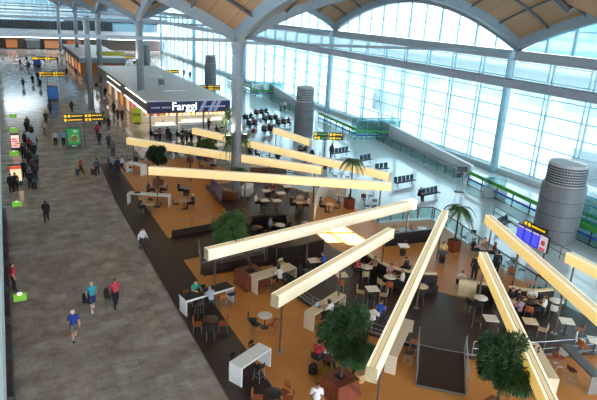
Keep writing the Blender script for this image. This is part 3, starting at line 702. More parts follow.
def make_pose(pose):
    J = joints(pose); names = list(J); idx = {n: i for i, n in enumerate(names)}
    me = bpy.data.meshes.new('skeleton'); me.from_pydata([J[n][:3] for n in names], [(idx[a], idx[b]) for _, a, b in BONES], [])
    o = bpy.data.objects.new('skeleton', me); COL.objects.link(o)
    o.modifiers.new('skin', 'SKIN'); sv = me.skin_vertices[0].data
    for n in names: sv[idx[n]].radius = (J[n][3]*1.12, J[n][3]*1.12)
    sv[idx['pelvis']].use_root = True
    sd_ = o.modifiers.new('sub', 'SUBSURF'); sd_.levels = 2
    bpy.context.view_layer.update()
    ev = bpy.data.meshes.new_from_object(o.evaluated_get(bpy.context.evaluated_depsgraph_get())); bpy.data.objects.remove(o)
    bm = bmesh.new(); bm.from_mesh(ev); bm.normal_update()
    P = {n: V3(J[n][:3]) for n in names}
    def cls(c):
        best = None
        for k, a, b in BONES:
            p, q = P[a], P[b]; d = q-p; t = max(0, min(1, (c-p).dot(d)/d.length_squared)); rr = J[a][3]*(1-t)+J[b][3]*t
            s = (c-p-d*t).length-rr
            if best is None or s < best[0]: best = (s, k, t)
        return best
    lab = {}
    sit = pose in ('sit', 'lean'); wz = J['pelvis'][2]+.03
    for f_ in bm.faces:
        c = f_.calc_center_median(); s, k, t = cls(c)
        if k == 'torso' and c.z < wz: k = 'hips'
        if k == 'shin' and t > .9: k = 'foot'
        lab[f_.index] = (k, t, c.copy())
    bm.verts.ensure_lookup_table(); bm.faces.ensure_lookup_table()
    def shell(name, test, off):
        nb = bmesh.new(); mp = {}
        for f_ in bm.faces:
            if test(*lab[f_.index]):
                vs_ = []
                for v in f_.verts:
                    if v.index not in mp: mp[v.index] = nb.verts.new(v.co+v.normal*off)
                    vs_.append(mp[v.index])
                nb.faces.new(vs_)
        m_ = bpy.data.meshes.new(name); nb.to_mesh(m_); nb.free()
        for p in m_.polygons: p.use_smooth = True
        return m_
    hz = J['head'][2]; hy = J['head'][1]
    D = {
        'shirt_s': shell('shirt', lambda k, t, c: k == 'torso' or (k == 'upper' and t < .75), .014),
        'shirt_l': shell('shirt', lambda k, t, c: k in ('torso', 'upper', 'fore'), .014),
        'trousers': shell('trousers', lambda k, t, c: k in ('hips', 'thigh', 'shin'), .012),
        'shorts': shell('shorts', lambda k, t, c: k in ('hips', 'thigh'), .016),
        'shoes': shell('shoes', lambda k, t, c: k == 'foot', .012),
        'hair_s': shell('hair', lambda k, t, c: k == 'head' and (c.z > hz+.035 or (c.y < hy-.02 and c.z > hz-.06)), .018),
        'hair_l': shell('hair', lambda k, t, c: (k == 'head' and (c.z > hz+.03 or c.y < hy+.01)) or (k == 'neck' and c.y < hy-.03), .03)}
    # face, ears and fingers joined into the one body mesh
    mb = MB(); mb.bm.free(); mb.bm = bm
    n0 = len(bm.faces)
    mb.tube([(0, hy+.085, hz+.0), (0, hy+.112, hz-.03)], .010, 6, .016)
    for s in (-1, 1): mb.tube([(s*.083, hy-.01, hz-.03), (s*.095, hy-.02, hz+.02)], .016, 6, .02)
    for n, s in (('L', -1), ('R', 1)):
        d = (P['ha'+n]-P['wr'+n]).normalized(); side = d.cross(V3((0, 0, 1)));
        if side.length < .3: side = V3((0, 1, 0))
        side.normalize(); pn = d.cross(side)
        inw = pn if pn.dot(V3((-s, .3, -.4))) > 0 else -pn
        h0 = P['ha'+n]
        for q, L in enumerate((.070, .082, .076, .058)):
            b0 = h0+side*(.027-.018*q)+d*.012
            mb.tube([b0, b0+d*L*.5+inw*.006, b0+d*L*.85+inw*.028, b0+d*L*.92+inw*.045], .0095, 5, .007)
        b0 = h0+side*.03-d*.03; mb.tube([b0, b0+side*.03+d*.025+inw*.01, b0+side*.036+d*.055+inw*.02], .011, 5, .008)
    bm.faces.ensure_lookup_table(); n1 = len(bm.faces)
    for s in (-1, 1): bmesh.ops.create_icosphere(bm, subdivisions=1, radius=.013, matrix=Matrix.Translation((s*.034, hy+.083, hz+.012)))
    bm.faces.ensure_lookup_table(); n2 = len(bm.faces)
    mb.box((0, hy+.085, hz-.062), (.045, .012, .010)); bm.faces.ensure_lookup_table()
    for i, f_ in enumerate(bm.faces):
        f_.smooth = True
        if n1 <= i < n2: f_.material_index = 1
        elif i >= n2: f_.material_index = 2
    body = bpy.data.meshes.new('person'); bm.to_mesh(body); bm.free()
    for m_ in (SKIN[0], EYEM, LIPM): body.materials.append(m_)
    D['body'] = body
    return D
POSES = {p: make_pose(p) for p in ('stand', 'walk', 'pull', 'phone', 'sit', 'lean')}
def person(pose, loc, rz, label, top='#333333', bottom='#22232a', hair='#2a1f1a', long=False, sleeves='s', legs='trousers', group=None, shoes='#1e1b1a', skin=0, z0=0.0, s=1.0):
    D = POSES[pose]
    o = put('person', D['body'], None); o.material_slots[0].link = 'OBJECT'; o.material_slots[0].material = SKIN[skin]
    o.location = loc; o.rotation_euler = (0, 0, rz); o.scale = (s, s, s)
    tag(o, label, 'person', group)
    put('shirt', D['shirt_'+sleeves], M(top, .8, 0, .1, 9), o); put(legs, D[legs], M(bottom, .8, 0, .1, 9), o)
    put('hair', D['hair_l' if long else 'hair_s'], M(hair, .6), o); put('shoes', D['shoes'], M(shoes, .5), o)
    return o
def face(dx, dy): return math.atan2(-dx, dy)
def toward(a, b): return face(b[0]-a[0], b[1]-a[1])
# ================================================================== suitcase
def make_case():
    t = thing('suitcase', '', 'suitcase')
    MB().box((0, 0, .34), (.40, .25, .56), b=.04).build('body', BLACK, t)
    MB().tube([(-.1, -.1, .6), (-.1, -.14, .98), (.1, -.14, .98), (.1, -.1, .6)], .012, 6).build('handle', STEEL, t)
    for x in (-.15, .15): MB().tube([(x-.02, -.09, .045), (x+.02, -.09, .045)], .045, 10).build('wheel', BLACK, t)
    for x in (-.15, .15): MB().tube([(x-.02, .09, .045), (x+.02, .09, .045)], .045, 10).build('wheel', BLACK, t)
    return t
CASE = Proto(make_case())
def suitcase(px, py, rz, label, col): return CASE.place(at(px, py), rz, label, 'suitcase', None, {'body': M(col, .5)})
# ================================================================== furniture
def make_chair():
    t = thing('cafe_chair', '', 'chair')
    mb = MB().box((0, .01, .45), (.44, .43, .035), b=.012); mb.build('seat', EBONY, t)
    mb = MB(); A, B = [], []
    for k in range(7):
        x = -.21+.07*k; y = -.21-.05*(1-(x/.21)**2); A.append((x, y)); 
    mb.strip(A, -.012, .012, .53, .84); mb.build('backrest', EBONY, t)
    for sx in (-1, 1):
        MB().tube([(sx*.18, .18, .44), (sx*.2, .21, 0)], .014, 6).build('leg', STEEL, t)
        MB().tube([(sx*.2, -.225, .6), (sx*.18, -.2, .44), (sx*.2, -.23, 0)], .014, 6).build('leg', STEEL, t)
    return t
CH = Proto(make_chair())
def make_stool():
    t = thing('bar_stool', '', 'stool')
    MB().box((0, .0, .70), (.38, .36, .035), b=.012).build('seat', EBONY, t)
    A = [(-.18+.06*k, -.17-.04*(1-((-.18+.06*k)/.18)**2)) for k in range(7)]
    MB().strip(A, -.012, .012, .76, .95).build('backrest', EBONY, t)
    MB().tube([(-.17, -.17, .78), (-.16, -.16, .7)], .014, 6).tube([(.17, -.17, .78), (.16, -.16, .7)], .014, 6).build('back_frame', STEEL, t)
    for sx in (-1, 1):
        for sy in (-1, 1): MB().tube([(sx*.15, sy*.14, .69), (sx*.2, sy*.2, 0)], .014, 6).build('leg', STEEL, t)
    MB().tube([(-.18, .18, .25), (.18, .18, .25), (.18, -.18, .25), (-.18, -.18, .25), (-.18, .18, .25)], .01, 6).build('footrest', STEEL, t)
    return t
ST = Proto(make_stool())
def make_table(shape):
    t = thing('round_table' if shape == 'o' else 'square_table', '', 'table')
    if shape == 'o': MB().lathe([(.37, .715), (.385, .72), (.385, .745), (.375, .75)], n=32).build('tabletop', WHITE, t, True)
    else: MB().box((0, 0, .735), (.72, .72, .03), b=.01).build('tabletop', WHITE, t)
    MB().lathe([(.035, .03), (.035, .715)], n=12).build('pedestal', DSTEEL, t, True)
    MB().lathe([(.24, 0), (.24, .015), (.05, .03)], n=24).build('base', DSTEEL, t, True)
    return t
TB = {'o': Proto(make_table('o')), 's': Proto(make_table('s'))}
WORD = {'N': 'in front of', 'F': 'behind', 'L': 'left of', 'R': 'right of', 'NL': 'front left of', 'NR': 'front right of', 'FL': 'back left of', 'FR': 'back right of'}
CNAME = {'black': '#1f1d1f', 'orange': '#a4562a', 'brown': '#53301f', 'beige': '#c5ab85', 'grey': '#6f7c88', 'white': '#d6d2cc'}
def axes(p):
    f_ = Vector((p[0], p[1], 0)).normalized(); return f_, Vector((f_.y, -f_.x, 0))
def side_vec(p, s):
    f_, r_ = axes(p); v = Vector()
    for ch in s: v += {'N': -f_, 'F': f_, 'L': -r_, 'R': r_}[ch]
    return v.normalized()
def table(shape, px, py, zb, color, cn, where, chairs='', people=(), rz=None, dist=.62):
    """chairs 'N:black L:orange'; people [(side, text, kwargs)] sit on chairs of their own"""
    p = at(px, py, zb+.75); p = Vector((p.x, p.y, zb))
    rz = toward((0, 0), p)+.35 if rz is None else rz
    kind = 'round' if shape == 'o' else 'square'
    TB[shape].place(p, rz, '%s %s table %s' % (cn, kind, where), 'table', 'food court tables', {'tabletop': M(color, .35)})
    sat = {q[0] for q in people}
    for c in chairs.split():
        s, col = c.split(':'); d = side_vec(p, s); q = p+d*(dist+.03)
        CH.place(q, toward(q, p), '%s chair %s the %s table %s' % (col, WORD[s], kind, where), 'chair', 'food court chairs', {'seat': M(CNAME[col], .5), 'backrest': M(CNAME[col], .5)})
    for s, text, kw in people:
        d = side_vec(p, s); q = p+d*(dist+.03)
        person(kw.pop('pose', 'sit'), q, toward(q, p), text, **kw)
    return p
def bar_table(A, B, w, za, zb, top, leg, edge, label, H_=1.0, tname='tabletop'):
    """waterfall bar table between the middles of its two ends; panel legs reach the floors za, zb"""
    A, B = Vector((A[0], A[1], 0)), Vector((B[0], B[1], 0)); d = B-A; L = d.length
    t = thing('bar_table', label, 'table', A, math.atan2(d.y, d.x))
    MB().box((L/2, 0, H_-.03), (L, w, .06), b=.008).build('tabletop', top, t)
    MB().box((L/2, 0, H_-.075), (L-.1, w-.04, .03)).build('underside', edge, t)
    MB().box((.03, 0, (H_-.06+za)/2), (.06, w, H_-.06-za), b=.006).build('leg', leg, t)
    MB().box((L-.03, 0, (H_-.06+zb)/2), (.06, w, H_-.06-zb), b=.006).build('leg', leg, t)
    return A, d.normalized(), L
def mid(a, b): return (a+b)/2
TOPW = M('#f0efee', .35, 0, .03); TOPB = M('#e6d3b8', .4, 0, .03); TOPD = M('#2a2422', .35); EDGE = M('#1c191a', .5)
def bt(c, za, zb, top, leg, label, H_=1.0, trim=0.0):
    q = [at(*p, H_) for p in c]; A, B = mid(q[0], q[1]), mid(q[2], q[3]); w = ((q[0]-q[1]).length+(q[2]-q[3]).length)/2
    B = B-(B-A)*trim
    return bar_table(A, B, min(w, .95), za, zb, top, leg, EDGE, label, H_)
def stools(T, spec, tname):
    A, d, L = T; nrm = Vector((-d.y, d.x, 0))
    for t_, s, col, word in spec:
        q = A+d*L*t_+nrm*s*.62; q.z = 0
        ST.place(q, toward(q, q-nrm*s), '%s bar stool %s %s' % (col, word, tname), 'stool', 'bar stools', {'seat': M(CNAME[col], .5), 'backrest': M(CNAME[col], .5)})
T1 = bt([(230, 361), (241, 369.5), (270.5, 348.7), (260, 342)], 0, 0, TOPW, TOPW, 'white slab bar table nearest the camera, standing across the dark border strip')
stools(T1, [(.3, 1, 'black', 'behind the left part of'), (.62, 1, 'brown', 'behind the middle of'), (.95, 1, 'black', 'behind the right end of'), (.45, -1, 'black', 'tucked under the near side of')], 'the nearest white slab table')
T2 = bt([(180, 294.8), (185.5, 300.5), (234.3, 287), (226, 281)], 0, 0, TOPD, WHITE, 'dark topped bar table with white legs where a person in a teal top sits')
A, d, L = T2; n_ = Vector((-d.y, d.x, 0))
t_ = [o for o in bpy.data.objects if o.get('label', '').startswith('dark topped bar table')][0]
MB().box((L/2, -.43, .95), (L+.02, .03, .1)).build('white_edge', WHITE, t_); MB().box((-.01, 0, .95), (.03, .86, .1)).build('white_edge', WHITE, t_)
stools(T2, [(.2, 1, 'orange', 'left of the person in teal at'), (.55, 1, 'black', 'right of the person in teal at'), (.22, -1, 'brown', 'before the left end of'), (.68, -1, 'orange', 'before the right part of'), (.9, -1, 'black', 'before the right end of')], 'the dark topped bar table')
q = A+d*L*.36+n_*.62; person('lean', (q.x, q.y, .22), toward(q, q-n_), 'person in a teal top sitting at the far side of the dark bar table', '#2fa08c', '#22252c', '#1d1512')
q = A+d*L*.46-n_*.62; person('lean', (q.x, q.y, .22), toward(q, q+n_), 'grey-haired person in a pale shirt with dark straps sitting with back to camera', '#aeb3c2', '#23283a', '#8f8a86')
T3 = bt([(250, 274), (256.5, 280.4), (297.5, 267.3), (288, 263)], 0, DZ, TOPB, TOPB, 'beige bar table beside the wooden planter, where a dark haired woman sits')
A, d, L = T3; n_ = Vector((-d.y, d.x, 0))
stools(T3, [(.3, -1, 'orange', 'left of the dark haired woman at')], 'the beige planter-side bar table')
q = A+d*L*.5-n_*.6; person('lean', (q.x, q.y, .22), toward(q, q+n_), 'woman with long dark hair and white top sitting at the beige bar table', '#d9d3cf', '#1d1c20', '#171212', True)
for s_, w_ in ((.3, 'left'), (.62, 'middle'), (.88, 'right')):
    q = A+d*L*s_+n_*.6; zz = DZ if s_ > .7 else 0
    ST.place(Vector((q.x, q.y, zz)), toward(q, q-n_), 'beige bar stool behind the %s of the beige bar table near the planter' % w_, 'stool', 'bar stools', {'seat': M(CNAME['beige'], .5), 'backrest': M(CNAME['beige'], .5)})
q = A+d*L*.22-n_*1.05
t = thing('backpack', 'black bag on the orange floor below the beige bar table', 'bag', (q.x+.35, q.y, 0)); MB().box((0, 0, .22), (.36, .25, .42), b=.07).build('body', BLACK, t); MB().tube([(-.08, 0, .42), (-.06, 0, .5), (.06, 0, .5), (.08, 0, .42)], .015, 6).build('handle', BLACK, t)
T4 = bt([(304.5, 311), (314, 315.6), (346.7, 294.5), (337.7, 290)], 0, DZ, TOPB, TOPB, 'beige bar table behind the big front tree, with a laptop on it', trim=.03)
A, d, L = T4; n_ = Vector((-d.y, d.x, 0))
q = A+d*L*.36-n_*.62; person('lean', (q.x, q.y, .22), toward(q, q+n_), 'dark haired person in a white top using the laptop at the beige bar table', '#e2dfdc', '#26252a', '#1a1413', True)
stools(T4, [(.36, -1, 'black', 'under the laptop user at'), (.62, -1, 'brown', 'behind the front tree at')], 'the beige bar table with the laptop')
lp = A+d*L*.3; t = thing('laptop', 'open silver laptop on the beige bar table behind the front tree', 'laptop', (lp.x, lp.y, 1.0), toward(q, q+n_))
MB().box((0, 0, .01), (.34, .24, .02)).build('keyboard', STEEL, t); MB().box((0, .14, .12), (.34, .015, .22), tilt=Matrix.Rotation(-.25, 4, 'X')).build('screen', M('#b9c7d6', .3), t)
T5 = bt([(384, 354.7), (399.3, 356.7), (413.6, 317.5), (407, 315.5)], 0, DZ, TOPB, TOPB, 'beige bar table between the front light beam and the brown ramp', trim=.08)
stools(T5, [(.3, -1, 'black', 'right of the near end of'), (.6, -1, 'orange', 'right of the middle of')], 'the beige table next to the ramp')
T6 = bt([(547.5, 379), (560.6, 378.4), (533.7, 337.7), (527, 338)], 0, DZ, TOPB, TOPB, 'beige bar table right of the dark front-right tree', trim=.12)
stools(T6, [(.75, -1, 'orange', 'right of the far end of')], 'the beige table by the front-right tree')
T7 = bt([(593, 378.5), (603, 374), (565, 340), (559, 341)], 0, DZ, M('#4a474c', .35), M('#8b8580', .45), 'dark grey bar table at the bottom right corner', trim=.1)
stools(T7, [(.35, 1, 'brown', 'in the middle of the left side of'), (.75, 1, 'orange', 'left of the far end of')], 'the dark corner bar table')
T8 = bt([(126.8, 193.5), (129.6, 191), (170.8, 193.8), (168.8, 196.5)], 0, 0, TOPW, TOPW, 'long white bar table at the dark border, in front of the people in brown chairs')
stools(T8, [(.4, 1, 'black', 'at the left of the far side of'), (.75, 1, 'black', 'at the right of the far side of'), (.6, -1, 'black', 'under the near side of')], 'the long white bar table')
A, d, L = T8; b = MB().box((0, 0, .03), (.5, .35, .05), b=.01).box((0, 0, .07), (.3, .2, .05), b=.01).build('tray', BLACK); q = A+d*L*.22; b.location = (q.x, q.y, 1.0); tag(b, 'black tray on the left end of the long white bar table', 'tray')
T9 = bt([(126.8, 162.5), (130.5, 161), (144.8, 164), (142.5, 166.7)], 0, 0, TOPW, TOPW, 'short white bar table left of the round dark tree')
stools(T9, [(.5, -1, 'orange', 'at the near side of')], 'the short white bar table')
# laptops, cups and small things on the right table
A, d, L = T6
for q_, (t_, dx) in enumerate(((.78, .1), (.86, -.12), (.7, -.05))):
    q = A+d*L*t_; c = MB().lathe([(.035, 0), (.045, .11), (.04, .11), (.03, .01)], n=14).build('cup', BLACK, None, True); c.location = (q.x+dx, q.y, 1.0)
    tag(c, ('dark cup nearest the camera', 'dark cup at the far corner', 'dark cup to the left')[(1, 2, 0)[q_]*0+q_]+' on the beige bar table by the front-right tree', 'cup', 'cups on the right bar table')
# ---------------------------------------------------------------- tables with chairs and people
P = lambda text, side, **kw: (side, text, kw)
D_ = DZ
table('o', 265, 315, 0, '#dcd9d6', 'white', 'alone on orange floor above nearest slab table', 'L:black NL:black R:orange NR:orange')
table('o', 273, 392.5, 0, '#241f1f', 'dark', 'at bottom edge by the nearest slab table', 'L:orange R:orange FR:orange')
table('o', 210.5, 318.5, 0, '#4a2f26', 'brown', 'below the dark topped bar table', 'L:orange R:orange N:black')
table('o', 149, 203.7, 0, '#cdb28e', 'beige', 'in front of the long white bar table', 'R:black L:black', [P('grey-haired person in dark clothes at the beige table by the border', 'L', top='#34343e', hair='#b9b3ab')])
table('o', 257.5, 227, D_, '#6a3f2c', 'brown', 'in the dark booth, left one', 'R:brown')
table('o', 280, 224.6, D_, '#e4e0de', 'white', 'in the dark booth, right one', '', [P('person in a pale lilac shirt sitting in the dark booth', 'L', top='#a5a3bd', bottom='#2c2c38')])
table('o', 366.6, 266.6, D_, '#e4e0de', 'white', 'at the left end of the curved booth', 'N:beige L:black', [P('person in a bright pink-red top left of the curved booth table', 'L', top='#c23a4e', hair='#3a2018', pose='lean'), P('person in a dusty pink top on the left end of the curved booth', 'FR', top='#a87f72', hair='#4a2a1c')])
table('o', 390.5, 276.6, D_, '#ece9e6', 'white', 'in the middle of the curved booth', 'N:orange NL:beige', [P('person in a pink top sitting on the curved booth', 'F', top='#d08f9c', hair='#4f2f26', long=True), P('person in a white top sitting beside the pink one on the curved booth', 'R', top='#e6e2df', hair='#6a4a38')])
table('o', 421.9, 286, D_, '#d9c3a2', 'beige', 'at the right end of the curved booth', 'N:black')
table('o', 481, 297.5, D_, '#efedea', 'white', 'in front of the beige box partition', 'NL:black N:black')
table('o', 511, 301.5, D_, '#dfdcd8', 'white', 'covered with cups beside the steep yellow beam', 'L:brown N:black', [P('person in dark clothes behind the cup-covered table', 'F', top='#2b2a33'), P('person in a mauve top at the near right of the cup-covered table', 'NR', top='#8d6a7a', hair='#33231e')])
table('o', 556.5, 300.4, D_, '#efedea', 'white', 'between the right light beams', 'N:white NL:black L:black', [])
table('o', 531, 301, D_, '#3c3530', 'dark', 'crowded with people under the right beam', 'N:orange', [P('person in a white shirt at the crowded right-hand table', 'F', top='#dcd6d2', hair='#4a342a'), P('person in a cream top at the right of the crowded right-hand table', 'R', top='#d8cdbc', hair='#5a3a28', long=True), P('person in black at the left of the crowded right-hand table', 'L', top='#1e1d22')])
table('s', 403.8, 245.2, 0, '#f1efec', 'white', 'standing alone before the long black wall', 'N:black')
table('s', 372.5, 288.5, D_, '#efe9df', 'white', 'on the deck before the curved booth', 'L:beige R:beige N:black')
table('s', 341.5, 274.6, D_, '#e2d3b8', 'cream', 'partly behind the second light beam', 'L:brown N:orange')
table('s', 314, 260, D_, '#efe7dc', 'pale', 'of the bright-blue-shirted person on the deck', 'L:black NL:black', [P('person in a bright blue shirt sitting at a pale table on the deck', 'R', top='#2f58b8', hair='#5a4a40', pose='lean')])
table('s', 491, 318, D_, '#efedea', 'white', 'above the dark front-right tree', 'L:brown R:black')
table('s', 530.5, 321, D_, '#dcc6a4', 'beige', 'right of the steep yellow beam, mid length', 'R:beige L:brown')
table('s', 567, 320.8, D_, '#f3f2f0', 'white', 'between the right beams, nearest the camera', 'R:orange')
table('s', 596, 340, D_, '#efedea', 'white', 'above the dark corner bar table', 'NL:orange L:white')
table('s', 473, 235, 0, '#eef0f0', 'white', 'left empty near the palm', 'F:black L:grey')
table('s', 484, 247.7, 0, '#cfc4b8', 'pale', 'of the group at the right beam end', 'L:black R:brown', [P('person in a cream top behind the table at the end of the right beam', 'F', top='#d9b9a0', hair='#3a2a22'), P('person in black left of the table at the end of the right beam', 'L', top='#1c1b20'), P('person in dark red-brown right of the table at the end of the right beam', 'R', top='#6a3a34', hair='#5a2f22', long=True)])
table('s', 443, 252.5, 0, '#33455c', 'dark blue', 'next to the man in yellow', 'N:black', [P('person in a pale yellow shirt sitting at the dark blue table', 'F', top='#dcc07c', hair='#3a2a20')])
table('s', 512.5, 263.5, 0, '#8f9aa4', 'grey', 'just below the blue flight screens', 'L:grey F:grey N:orange R:grey')
table('s', 531, 282, 0, '#b98a6e', 'tan', 'strewn with white paper behind the right beam', 'R:black')
table('s', 405.4, 229.3, 0, '#8fa0a8', 'grey', 'behind the long black wall, left one', 'L:black')
table('s', 422.6, 228.3, 0, '#e3e4e2', 'pale', 'behind the long black wall, right one', 'L:black R:black')
table('s', 267, 190.5, D_, '#efe6da', 'white', 'upper left on the far deck', 'F:brown N:brown R:brown', [P('person in a red top at the far deck tables', 'FR', top='#8f2d33')])
table('s', 287.4, 186, D_, '#efe6da', 'white', 'topmost on the far deck', 'N:brown')
table('s', 281, 192.8, D_, '#efe6da', 'white', 'in the middle of the far deck', 'L:black N:orange', [])
table('s', 276.8, 200.3, D_, '#efe6da', 'white', 'lowest empty one on the far deck', 'N:brown F:black')
table('s', 264.5, 200, D_, '#e9dccb', 'cream', 'at the left of the far deck', 'N:black', [P('person in a white shirt at the left of the far deck', 'L', top='#e6ddd6', hair='#7a5a40')])
table('o', 306.7, 190.5, D_, '#e0c7a6', 'beige', 'beside the curved white partition', 'L:brown')
table('s', 299.8, 202, D_, '#d8c4ae', 'tan', 'full of people by the curved partition', 'N:brown', [P('person in a striped pale top behind the tan table by the curved partition', 'F', top='#c9b3ae', hair='#241a16', long=True), P('person in black at the left of the tan table by the curved partition', 'L', top='#211e20'), P('person in a pale pink top at the right of the tan table by the partition', 'R', top='#dcc3bc', hair='#3a2820')])
table('o', 329, 204, 0, '#e2c39c', 'beige', 'inside the curved white partition', 'R:brown', [P('person in a dark checked top sitting inside the curved white partition', 'L', top='#5a4a55', hair='#1a1414', long=True)])
table('s', 339, 194.6, 0, '#e3d3bd', 'cream', 'beyond the curved white partition', 'R:brown')
table('s', 364, 192, 0, '#efeae2', 'white', 'under the lower far beam near its end', 'N:brown R:brown')
table('s', 374.6, 203.3, 0, '#8ea4b4', 'blue-grey', 'left of the sunlit beam end', 'N:grey L:black F:grey')
table('s', 341.6, 173.5, 0, '#dfe4e6', 'pale', 'between the two far right beams', 'L:black R:black')
table('s', 187, 187.5, 0, '#8a8f98', 'grey', 'upper one right of the brown armchairs', 'N:black', [P('person in a dark top and pale head scarf at the upper grey table', 'L', top='#2f2f38', hair='#c49a90')])
table('s', 184, 200.5, 0, '#c9b296', 'tan', 'above the ramp railing', 'R:black L:brown', [P('white-haired person in dark clothes at the tan table above the ramp railing', 'R', top='#2d2f38', hair='#e8e4de')])
table('s', 157, 187, 0, '#5a3c2c', 'brown', 'behind the long white bar table', 'L:brown R:brown', [P('person in a dark green top behind the long white bar table', 'L', top='#3f5a50', hair='#8a7a6a'), P('person in a lilac top behind the long white bar table', 'R', top='#a58aa6', hair='#6a5a50')])
table('s', 136, 156.5, 0, '#4a4d52', 'dark', 'beyond the short white bar table', 'L:black R:black', [P('person in grey at the dark table beyond the short white bar table', 'F', top='#6f747c')])
table('s', 208, 163, 0, '#8fa3b0', 'blue-grey', 'right of the round dark tree', 'R:black L:brown', [P('person in a white top right of the round dark tree', 'R', top='#d9dade')])
table('s', 226, 172.5, 0, '#b08a64', 'tan', 'left of the nearest column', 'L:brown R:orange')
table('s', 262, 152.5, 0, '#8795a0', 'grey', 'between the upper far beams', 'R:brown', [P('person in a blue shirt between the upper far beams', 'L', top='#2f5a9c', hair='#3a2a20')])
table('s', 290, 163.5, 0, '#6a5f5a', 'dark', 'right of the nearest column', 'L:black N:brown')
table('s', 303, 161, 0, '#c3ccd0', 'pale', 'just above the longest far beam', 'N:black R:black')
table('s', 318, 165.5, 0, '#cfd5d8', 'pale', 'above the middle far beam near its end', 'R:black', [P('dark haired person in a dark red top near the middle far beam end', 'R', top='#5c3338', hair='#171214')])
# loose people near the tables
def pz(px, py, z, zb=0): q = at(px, py, zb+z); return Vector((q.x, q.y, zb))
q = pz(408, 259, 1.2); person('lean', q, .5, 'person in dark grey leaning forward behind the curved booth', '#3a3d45', '#25262c', '#3a3029')
CH.place(q, .5, 'black chair under the person in dark grey behind the curved booth', 'chair', 'food court chairs', {'seat': M('#1f1d1f', .5), 'backrest': M('#1f1d1f', .5)})
person('stand', pz(477, 257, 1.62), 2.2, 'person in dark clothes standing with a white paper beside the right beam end', '#23222b', '#1b1b22', '#1d1715', sleeves='l')
person('stand', pz(499, 253, 1.62), -.6, 'person in black standing right of the table group at the right beam end', '#1b1b20', '#17171c', '#3a2a22', sleeves='l')
q = pz(462, 273, 1.2); person('lean', q, -1.2, 'person in a white shirt leaning over behind the beige box partition', '#e4dcd8', '#23242c', '#6a4a38')
CH.place(q, -1.2, 'dark chair under the white-shirted person behind the beige box partition', 'chair', 'food court chairs')
table('s', 470, 280.5, 0, '#7c6a5a', 'brown', 'with cups behind the beige box partition', '')
# big front tree group
q = pz(318, 343.5, 1.22); person('lean', q, -1.1, 'person in a red shirt and jeans sitting under the big front tree', '#a5202c', '#5a718f', '#1d1513')
CH.place(q, -1.1, 'black chair of the red-shirted person under the big front tree', 'chair', 'food court chairs', {'seat': M('#1f1d1f', .5)})
q2 = pz(364, 352, 1.22); person('lean', q2, 1.5, 'person in a dark blue shirt sitting under the right side of the front tree', '#1f2a58', '#20222c', '#6a4a38')
CH.place(q2, 1.5, 'dark chair of the blue-shirted person under the front tree', 'chair', 'food court chairs', {'seat': M('#1f1d1f', .5)})
q3 = pz(331, 341, 1.2); person('sit', q3, 2.9, 'person in dark red half hidden by the big front tree', '#6a2a2c', '#25242a', '#2a1c18')
CH.place(q3, 2.9, 'chair half hidden by the big front tree', 'chair', 'food court chairs')
t = thing('low_table', 'long brown table with white cups under the big front tree', 'table', pz(343, 355, .74), -.3)
MB().box((0, 0, .72), (1.9, .8, .04), b=.01).build('tabletop', M('#5a2f24', .45), t)
for x in (-.8, .8): MB().box((x, 0, .35), (.06, .6, .7)).build('leg', DSTEEL, t)
tl = t.location
for q_ in range(12):
    x = -.8+.145*q_; y = RN.uniform(-.25, .25); c = math.cos(-.3); s = math.sin(-.3)
    cup = MB().lathe([(.05, 0), (.075, .10), (.065, .10), (.045, .015)], n=14).build('cup', WHITE, None, True); cup.location = (tl.x+x*c-y*s, tl.y+x*s+y*c, .74)
    tag(cup, 'white cup among others on the long table under the big front tree', 'cup', 'white cups under the front tree')
t = thing('pouf', 'beige round stool right of the wooden planter in front', 'stool', at(359, 381)); MB().lathe([(.22, 0), (.26, .1), (.26, .38), (.22, .44)], n=24).build('cushion', M('#c79f68', .6), t, True); MB().lathe([(.265, .2), (.265, .23)], n=24).build('seam', M('#8a6a40', .6), t)
t = thing('backpack', 'black backpack on the floor left of the wooden planter in front', 'bag', at(312.5, 374), .4); MB().box((0, 0, .28), (.45, .32, .55), b=.09).build('body', BLACK, t); MB().box((0, -.17, .2), (.3, .1, .26), b=.04).build('pocket', M('#2b2b2e', .5), t)
t = thing('shopping_bag', 'yellow bag on the floor by the wooden planter in front', 'bag', at(325, 374), .2); MB().box((0, 0, .2), (.34, .22, .4), b=.04).build('body', M('#a88a1c', .5), t); MB().tube([(-.08, 0, .4), (-.06, 0, .5), (.06, 0, .5), (.08, 0, .4)], .012, 6).build('handle', M('#6a5a1c', .5), t)
person('phone', pz(317.5, 385, 1.62), 2.7, 'person in a white printed t-shirt holding a phone to the face, bottom edge', '#dddbdc', '#2a2c35', '#1c1513', skin=1)
# booth guests on the deck near the second pole
person('lean', pz(374, 309, 1.2, DZ), -1.0, 'person in a white top sitting between the front tree and the front beam', '#d9d4d2', '#4a4448', '#4a3228')
person('lean', pz(380.5, 303, 1.2, DZ), -1.0, 'person in a bright blue top sitting between the front tree and the front beam', '#2450a8', '#2a2c38', '#6a4630')
